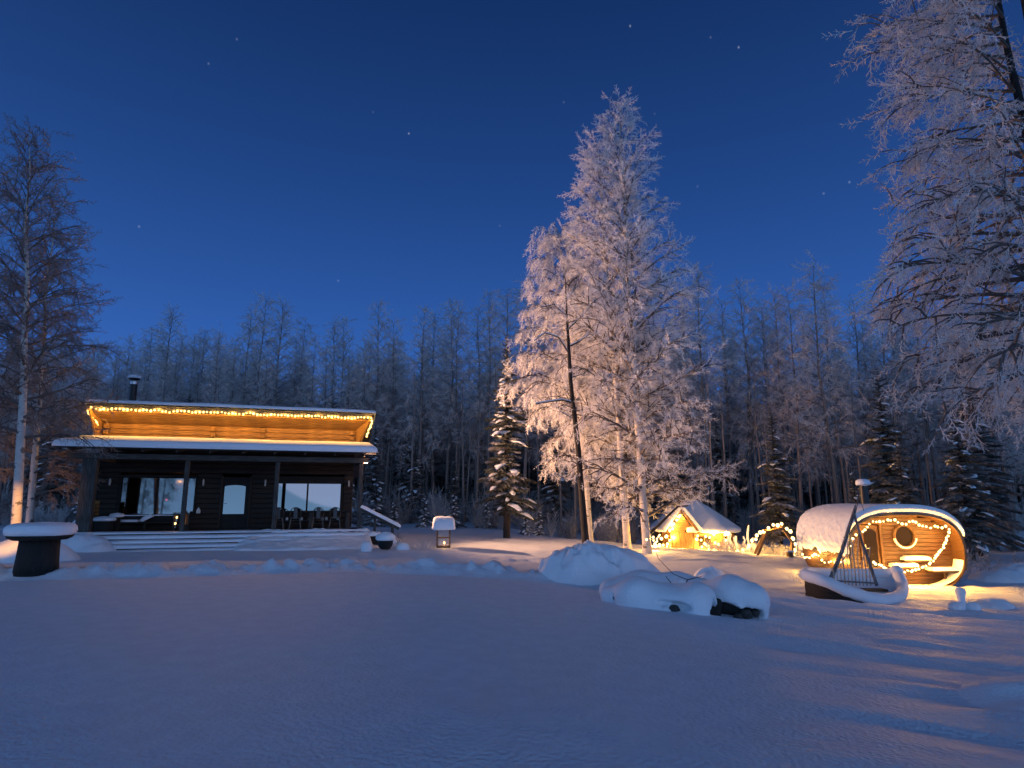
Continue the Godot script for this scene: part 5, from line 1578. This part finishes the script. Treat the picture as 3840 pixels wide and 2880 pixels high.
# ---------------------------------------------------------------- the rounded sauna
func sauna() -> void:
	var P := Vector3(11.3, -0.8, -18.6)
	var o := thing("barrel_sauna", "rounded wooden sauna cabin with a round window, draped in bulbs and snow", "sauna", P, 2.0)
	var cx := -0.06
	var cy := 0.95
	var rim := func(a: float, grow: float) -> Vector2:
		var k := 2.0 / 2.7
		return Vector2(cx + (1.68 + grow) * signf(cos(a)) * pow(absf(cos(a)), k), cy + (1.08 + grow) * signf(sin(a)) * pow(absf(sin(a)), k))
	# staves round the body
	var poly := PackedVector2Array()
	var lens := [0.0]
	for i in 181:
		poly.append(rim.call(TAU * i / 180.0, 0.0))
		if i > 0: lens.append(lens[-1] + poly[i].distance_to(poly[i - 1]))
	var nst := 56
	var ring := PackedVector2Array()
	var at := 0
	for k in nst:
		while lens[at + 1] < lens[-1] * k / nst: at += 1
		ring.append(poly[at].lerp(poly[at + 1], (lens[-1] * k / nst - lens[at]) / (lens[at + 1] - lens[at])))
	for k in nst:
		var a := ring[k]
		var e := ring[(k + 1) % nst]
		var d := Vector3(e.x - a.x, e.y - a.y, 0).normalized()
		boxp("stave", Vector3((a.x + e.x) / 2, (a.y + e.y) / 2, -1.15), Vector3(a.distance_to(e) + 0.004, 0.05, 2.7), M.sauna_board, o, 0.008, Basis(d, Vector3(0, 0, 1).cross(d), Vector3(0, 0, 1)))
	# front wall, set back behind the rim
	var fz := -0.3
	var y := -0.1
	while y < 2.0:
		var h := 0.118
		var m := y + h / 2
		var q := pow(maxf(0.0, 1.0 - pow(absf(m - cy) / 1.06, 2.7)), 1.0 / 2.7) * 1.66
		var cuts := [[cx - q, cx + q]]
		for hole in [[-1.12, -0.5, 0.3, 1.78], [0.2 - 0.29 * sqrt(maxf(0.0, 1.0 - pow((m - 1.38) / 0.29, 2.0))), 0.2 + 0.29 * sqrt(maxf(0.0, 1.0 - pow((m - 1.38) / 0.29, 2.0))), 1.09, 1.67]]:
			if m > hole[2] and m < hole[3]:
				var left := []
				for s in cuts:
					if hole[0] > s[0]: left.append([s[0], minf(s[1], hole[0])])
					if hole[1] < s[1]: left.append([maxf(s[0], hole[1]), s[1]])
				cuts = left
		for s in cuts:
			if s[1] - s[0] > 0.03:
				boxp("wall_board", Vector3((s[0] + s[1]) / 2, m, fz), Vector3(s[1] - s[0], h - 0.004, 0.05), M.sauna_board, o, 0.01)
		y += h
	boxp("back_wall", Vector3(cx, cy, -2.4), Vector3(2.6, 1.9, 0.06), M.sauna_board, o)
	# door
	var b := MB.new()
	b.box(Vector3(-1.1, 1.04, fz + 0.03), Vector3(0.08, 1.5, 0.08))
	b.box(Vector3(-0.5, 1.04, fz + 0.03), Vector3(0.08, 1.5, 0.08))
	b.box(Vector3(-0.8, 1.76, fz + 0.03), Vector3(0.52, 0.07, 0.08))
	part("door_frame", b, M.sauna_trim, o)
	var door := boxp("door", Vector3(-0.8, 1.0, fz - 0.02), Vector3(0.51, 1.4, 0.05), M.sauna_trim, o)
	var pane := PackedVector2Array([Vector2(-0.98, 0.5), Vector2(-0.62, 0.5), Vector2(-0.62, 1.45)])
	for i in 9:
		pane.append(Vector2(-0.8 + 0.18 * cos(PI * i / 8.0), 1.45 + 0.14 * sin(PI * i / 8.0)))
	pane.append(Vector2(-0.98, 1.45))
	b = MB.new()
	b.prism(pane, fz + 0.008, fz + 0.02)
	part("pane", b, M.dark_glass, door)
	var lf := Leafage.new()   # frosted greenery behind the glass hangs as a wreath on the door
	b = MB.new()
	b.box(Vector3(-1.01, 1.02, fz + 0.08), Vector3(0.035, 0.26, 0.04))
	b.rod(Vector3(-1.0, 1.04, fz + 0.08), Vector3(-0.88, 1.04, fz + 0.1), 0.01, 0.01, 6)
	part("handle", b, M.pale_paint, door)
	# round window
	b = MB.new()
	b.grid(40, 3, func(u, w):
		var r: float = [0.275, 0.285, 0.345, 0.355][int(round(w * 3))]
		var z: float = [0.0, 0.07, 0.07, 0.0][int(round(w * 3))]
		return Vector3(0.2 + r * cos(u * TAU), 1.38 + r * sin(u * TAU), fz + 0.025 + z), false)
	var win := part("window", b, M.sauna_trim, o)
	b = MB.new()
	var disc := PackedVector2Array()
	for i in 40:
		disc.append(Vector2(0.2 + 0.29 * cos(TAU * i / 40.0), 1.38 + 0.29 * sin(TAU * i / 40.0)))
	b.prism(disc, fz, fz + 0.02, Transform3D())
	part("pane", b, M.dark_glass, win)
	b = MB.new()
	b.grid(24, 5, func(u, w):
		var a := lerpf(-PI * 0.94, -PI * 0.06, u)
		var e: float = w * PI
		return Vector3(0.2 + (0.33 - 0.03 * cos(e)) * cos(a), 1.38 + (0.33 - 0.03 * cos(e)) * sin(a) , fz + 0.07 + 0.05 * sin(e)), false)
	part("snow", b, M.snow, win)
	# benches and shelves in the open front
	var bench := func(x0: float, x1: float, yy: float, z: float, d: float, legs: bool) -> void:
		var q := boxp("bench", Vector3((x0 + x1) / 2, yy - 0.03, z), Vector3(x1 - x0, 0.05, d), M.sauna_board, o)
		if legs:
			boxp("leg", Vector3((x0 + x1) / 2 + 0.05, yy - 0.25, z), Vector3(0.06, 0.4, 0.06), M.sauna_trim, q)
		var g := MB.new()
		cushion(g, Transform3D(Basis(), Vector3((x0 + x1) / 2, yy - 0.005, z)), x1 - x0 + 0.04, d + 0.03, 0.1, 0.07, 0.06, 2.2, x0 * 9.0, 0.01)
		part("snow", g, M.snow, q)
	bench.call(0.03, 0.8, 0.72, fz + 0.12, 0.2, false)
	bench.call(-0.35, 0.35, 0.54, fz + 0.16, 0.26, false)
	bench.call(0.72, 1.5, 0.44, fz + 0.22, 0.4, true)
	b = MB.new()
	b.grid(20, 8, func(u, w):
		var a := lerpf(-1.2, -0.12, u)
		var k: Vector2 = rim.call(a, -0.03 - 0.05 * sin(w * PI) - 0.05 * (1.0 - u))
		return Vector3(k.x, k.y, lerpf(fz + 0.05, 0.16, w)), true)
	part("rim_snow", b, M.snow, o)
	# roofing felt and the snow on it
	b = MB.new()
	b.grid(60, 2, func(u, w):
		var k: Vector2 = rim.call(lerpf(-0.35, PI + 0.02, u), 0.03)
		return Vector3(k.x, k.y, lerpf(-2.56, 0.24, w)), false)
	b.grid(60, 1, func(u, w):
		var k: Vector2 = rim.call(lerpf(-0.35, PI + 0.02, u), 0.03 - 0.06 * w)
		return Vector3(k.x, k.y, 0.24), true)
	part("roof_felt", b, M.roofing, o)
	b = MB.new()
	var top := func(u: float, z: float, k: float) -> Vector3:   # k: 0 at the felt, 1 the full depth of snow
		var f := clampf((z + 3.36) / 3.6, 0.0, 1.0)
		var ragged := 0.05 * ns.get_noise_3d(z * 260.0, 7.0, 1.0) + 0.03 * ns.get_noise_3d(z * 700.0, 8.0, 1.0)
		var a := lerpf(0.3, PI + 0.02 + ragged, u)
		var thick := 0.19 * pow(maxf(0.0, sin(PI * clampf(u, 0.0, 1.0))), 0.35) * (0.55 + 0.6 * smoothstep(1.0, 0.7, u)) + 0.02
		var p: Vector2 = rim.call(a, 0.035 + thick * k)
		var q := Vector3(p.x, p.y, z)
		var lump := 0.012 + 0.045 * smoothstep(0.72, 0.95, u)
		return q + Vector3(-0.7, 0.7, 0) * k * lump * (ns.get_noise_3d(q.x * 500.0, q.y * 500.0, q.z * 420.0) + 0.6 * ns.get_noise_3d(q.x * 1100.0, q.y * 1100.0, q.z * 1000.0))
	b.grid(80, 60, func(u, w): return top.call(u, lerpf(-2.65, 0.2, w), 1.0), false)
	b.grid(80, 5, func(u, w): return top.call(u, 0.2 + 0.09 * sin(w * PI), 1.0 - w), false)
	part("roof_snow", b, M.snow, o)
	# chimney
	b = MB.new()
	b.rod(Vector3(-0.12, 1.95, -1.5), Vector3(-0.12, 2.86, -1.5), 0.12, 0.12, 14)
	var ch := part("chimney", b, M.black_metal, o)
	b = MB.new()
	b.lathe([Vector2(0.0, 2.88), Vector2(0.19, 2.88), Vector2(0.215, 2.93), Vector2(0.2, 3.02), Vector2(0.12, 3.07), Vector2(0.0, 3.08)], 14, Transform3D(Basis(), Vector3(-0.13, 0, -1.5)))
	part("snow_cap", b, M.snow, ch)
	# lights
	o = thing("string_lights", "garland of bulbs along the sauna's front rim with one long hanging loop", "string lights", P, 2.0)
	lights_on(o, L([Vector3(-1.72, 1.05, 0.2), Vector3(-1.62, 1.38, 0.24), Vector3(-1.3, 1.56, 0.27), Vector3(-1.05, 1.83, 0.27), Vector3(-0.72, 1.8, 0.27), Vector3(-0.4, 1.88, 0.27), Vector3(-0.1, 1.75, 0.27), Vector3(0.15, 1.82, 0.27), Vector3(0.45, 1.69, 0.27), Vector3(0.95, 1.66, 0.27), Vector3(1.2, 1.66, 0.27)]), 0.105, Vector3(0.02, 0.035, 0.01), bulb_small, M.bulb_pale, 5.5, 4)
	lights_on(o, L([Vector3(1.2, 1.66, 0.27), Vector3(1.08, 1.35, 0.3), Vector3(0.75, 0.94, 0.35), Vector3(0.32, 0.62, 0.4), Vector3(-0.15, 0.48, 0.42), Vector3(-0.61, 0.47, 0.42), Vector3(-0.98, 0.6, 0.4), Vector3(-1.25, 0.74, 0.38)]), 0.078, Vector3(0.022, 0.022, 0.02), bulb_small, M.bulb_pale, 13.0, 5)
	lights_on(o, L([Vector3(-1.86, 0.7, -2.5), Vector3(-1.88, 0.62, -1.9), Vector3(-1.88, 0.78, -1.4), Vector3(-1.88, 0.6, -0.9), Vector3(-1.85, 0.72, 0.1)]), 0.16, Vector3(0.02, 0.03, 0.03), bulb_small, M.bulb_pale, 3.2, 4)

# ---------------------------------------------------------------- the boat
func boat() -> void:
	var o := thing("rowing_boat", "old dark wooden boat filled with snow, its high bow to the left", "boat", Vector3(8.3, -0.85, -15.9))
	var near := L([Vector3(6.98, -0.2, -15.55), Vector3(7.25, -0.3, -15.1), Vector3(7.7, -0.5, -14.85), Vector3(8.3, -0.66, -14.9), Vector3(8.95, -0.68, -15.25), Vector3(9.45, -0.55, -15.8), Vector3(9.72, -0.25, -16.4)])
	var farg := L([Vector3(6.98, -0.2, -15.55), Vector3(7.3, -0.2, -16.1), Vector3(7.8, -0.25, -16.5), Vector3(8.4, -0.3, -16.75), Vector3(9.0, -0.3, -16.75), Vector3(9.45, -0.28, -16.6), Vector3(9.72, -0.25, -16.4)])
	var keel := L([Vector3(7.04, -1.1, -15.6), Vector3(7.4, -1.15, -15.5), Vector3(7.9, -1.2, -15.6), Vector3(8.4, -1.2, -15.8), Vector3(9.0, -1.15, -16.0), Vector3(9.4, -1.1, -16.2), Vector3(9.6, -1.0, -16.4)])
	for s in [near, farg]:
		for k in 5:   # planks, lapped
			var b := MB.new()
			var f0 := k / 5.0
			var f1 := (k + 1.06) / 5.0
			b.grid(26, 2, func(u, w):
				var f := lerpf(f0, f1, w)
				var g := spline(s, u)
				var q := spline(keel, u)
				var p := g.lerp(q, f)
				var out := (g - q) * Vector3(1, 0, 1)
				return p + out * 0.35 * sin(f * PI) + out.normalized() * 0.02 * (1.0 - w) - o.position, s == farg)
			part("plank", b, M.hull, o)
	var b := MB.new()   # snow inside
	b.grid(40, 24, func(u, w):
		var p := spline(near, u).lerp(spline(farg, u), w)
		p.y = lerpf(p.y + 0.03, -0.62 + 0.1 * w, pow(sin(w * PI), 0.6) * smoothstep(0.0, 0.12, u) * smoothstep(1.0, 0.9, u)) + 0.05 * ns.get_noise_3d(p.x * 120.0, 2.0, p.z * 120.0)
		return p - o.position, true)
	part("snow_inside", b, M.snow, o)
	for s in [near, farg]:
		var line := PackedVector3Array()
		var rr := PackedFloat32Array()
		for i in 41:
			var f := i / 40.0
			line.append(spline(s, f) + Vector3(0, 0.07 + 0.02 * ns.get_noise_2d(f * 900.0, 5.0), 0) - o.position)
			rr.append(0.135 + 0.02 * ns.get_noise_2d(f * 1500.0, 9.0) if s == near else 0.12)
		b = MB.new()
		b.tube(line, rr, 12)
		part("gunwale_snow", b, M.snow, o)
	boxp("thwart", Vector3(0.62, 0.3, -0.2), Vector3(0.55, 0.05, 0.3), M.pine_across, o)
	b = MB.new()
	b.bar(Vector3(1.42, -0.3, -0.5), Vector3(1.45, 0.82, -0.5), 0.06, 0.12)
	part("stern_post", b, M.hull, o)
	b = MB.new()
	b.ball(Vector3(1.4, 0.72, -0.5), Vector3(0.16, 0.14, 0.16), 10, 7)
	part("stern_snow", b, M.snow, o)
	# mast with ropes
	var O := Vector3(8.3, -0.4, -15.9)
	o = thing("rope_mast", "leaning frosted two-legged mast with hanging ropes standing in the boat", "mast", O)
	var apex := Vector3(8.5, 1.32, -15.9) - O
	var p1 := Vector3(7.66, -0.5, -15.9) - O
	b = MB.new()
	b.tube(L([p1, p1.lerp(apex, 0.5) + Vector3(0.03, -0.03, 0), apex, Vector3(8.56, 1.5, -15.9) - O]), PackedFloat32Array([0.06, 0.05, 0.042, 0.02]), 8)
	part("pole", b, M.frosted_wood, o)
	b = MB.new()
	b.tube(L([apex, Vector3(8.62, 0.5, -15.85) - O, Vector3(8.7, 0.15, -15.8) - O]), PackedFloat32Array([0.03, 0.03, 0.026]), 7)
	part("pole", b, M.frosted_wood, o)
	b = MB.new()
	b.tube(L([Vector3(8.62, 0.5, -15.82) - O, Vector3(8.78, -0.4, -15.7) - O]), PackedFloat32Array([0.035, 0.04]), 7)
	part("pole", b, M.frosted_wood, o)
	for q in [[Vector3(8.49, 1.3, -15.9), Vector3(8.67, 1.78, -15.9)], [Vector3(8.53, 1.3, -15.88), Vector3(8.68, 1.76, -15.9)], [Vector3(8.67, 1.76, -15.9), Vector3(8.75, 1.36, -15.9)]]:
		rodp("stay_rope", L([q[0] - O, q[1] - O]), 0.008, M.rope_dark, o, 5)
	barp("rail", Vector3(7.72, -0.3, -15.85) - O, Vector3(8.78, -0.34, -15.65) - O, 0.035, 0.035, M.frosted_wood, o)
	barp("cross_bar", Vector3(8.18, 0.72, -15.9) - O, Vector3(8.52, 0.74, -15.85) - O, 0.02, 0.02, M.grey_beam, o)
	for k in 11:
		var x := 7.82 + 0.088 * k
		var top := minf(0.72, lerpf(-0.35, 1.2, (x - 7.62) / 0.85) - 0.02)
		if x > 8.52: top = 0.5
		rodp("rope", L([Vector3(x + 0.1 * (k % 3), top, -15.87) - O, Vector3(x + 0.02, top * 0.4 - 0.1, -15.86) - O, Vector3(x, -0.42, -15.83) - O]), 0.012 if k % 3 else 0.018, M.rope, o, 5)

# ---------------------------------------------------------------- scene
const YARD := 290.0

func make_sky() -> ImageTexture:
	var w := 512
	var h := 1024
	var data := PackedFloat32Array()
	data.resize(w * h * 3)
	var az := PackedFloat32Array()
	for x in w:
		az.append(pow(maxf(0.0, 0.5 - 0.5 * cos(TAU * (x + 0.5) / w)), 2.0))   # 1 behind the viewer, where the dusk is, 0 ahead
	for y in h:
		var k := clampf(90.0 - 180.0 * (y + 0.5) / h, 0.0, 90.0)
		var c := Vector3(0.0012 + 0.06 * exp(-k / 18.0), 0.003 + 0.205 * exp(-k / 21.0), 0.015 + 0.71 * exp(-k / 23.0))
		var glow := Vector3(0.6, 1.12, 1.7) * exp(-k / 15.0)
		for x in w:
			var i := (y * w + x) * 3
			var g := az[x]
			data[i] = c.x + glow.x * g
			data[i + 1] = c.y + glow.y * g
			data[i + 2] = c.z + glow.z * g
	var im := Image.create_from_data(w, h, false, Image.FORMAT_RGBF, data.to_byte_array())
	im.resize(4096, 2048, Image.INTERPOLATE_BILINEAR)
	# the stars that show: azimuth, height, brightness
	for s in [[12.08, 39.48, 1], [22.17, 36.53, 0.9], [19.77, 37.68, 0.35], [-10.25, 31.79, 0.9], [-26.39, 36.19, 0.4], [-28.53, 33.98, 0.4], [-32.4, 21.03, 0.5], [5.24, 34.46, 0.3], [30.2, 24.96, 0.6], [28.2, 24.47, 0.5], [-16.23, 19.0, 0.4], [-1.17, 24.59, 0.25], [17.69, 26.79, 0.25], [-13.75, 33.06, 0.2], [14.15, 32.94, 0.2]]:
		var x := int(fposmod(s[0] / 360.0, 1.0) * 4096)
		var y := int((90.0 - s[1]) / 180.0 * 2048)
		var c := im.get_pixel(x, y)
		im.set_pixel(x, y, Color(c.r + 0.5 * s[2], c.g + 0.55 * s[2], c.b + 0.6 * s[2]))
	return ImageTexture.create_from_image(im)

func _ready() -> void:
	rng.seed = 20
	ns.seed = 4
	ns.frequency = 0.01
	ns.fractal_octaves = 3
	ns.noise_type = FastNoiseLite.TYPE_SIMPLEX_SMOOTH
	var cam := Camera3D.new()
	cam.name = "camera"
	cam.fov = 63.0
	cam.near = 0.1
	cam.far = 3000.0
	cam.position = Vector3(0, 1.65, 0)
	cam.rotation_degrees.x = 10.4
	add_child(cam)
	cam.current = true
	var env := Environment.new()
	var sky := Sky.new()
	var pan := PanoramaSkyMaterial.new()
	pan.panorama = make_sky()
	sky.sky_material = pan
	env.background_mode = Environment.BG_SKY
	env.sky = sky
	env.background_energy_multiplier = 1.0
	env.tonemap_mode = Environment.TONE_MAPPER_LINEAR
	env.tonemap_exposure = 1.0
	env.sdfgi_enabled = true
	env.ssao_enabled = true
	env.ssil_enabled = true
	var we := WorldEnvironment.new()
	we.name = "world_environment"
	we.environment = env
	add_child(we)
	var sun := DirectionalLight3D.new()   # the last dusk light, from behind the viewer
	sun.name = "dusk_light"
	sun.light_color = Color(0.85, 0.82, 1.0)
	sun.light_energy = 0.03
	sun.light_angular_distance = 20.0
	sun.shadow_enabled = true
	sun.rotation_degrees = Vector3(-12, 20, 0)
	add_child(sun)
	make_materials()
	bulbs()
	make_ground()
	make_sprays()
	cabin()
	hut()
	sauna()
	boat()
	porch_things()
	yard()
	big_trees()
	forest()
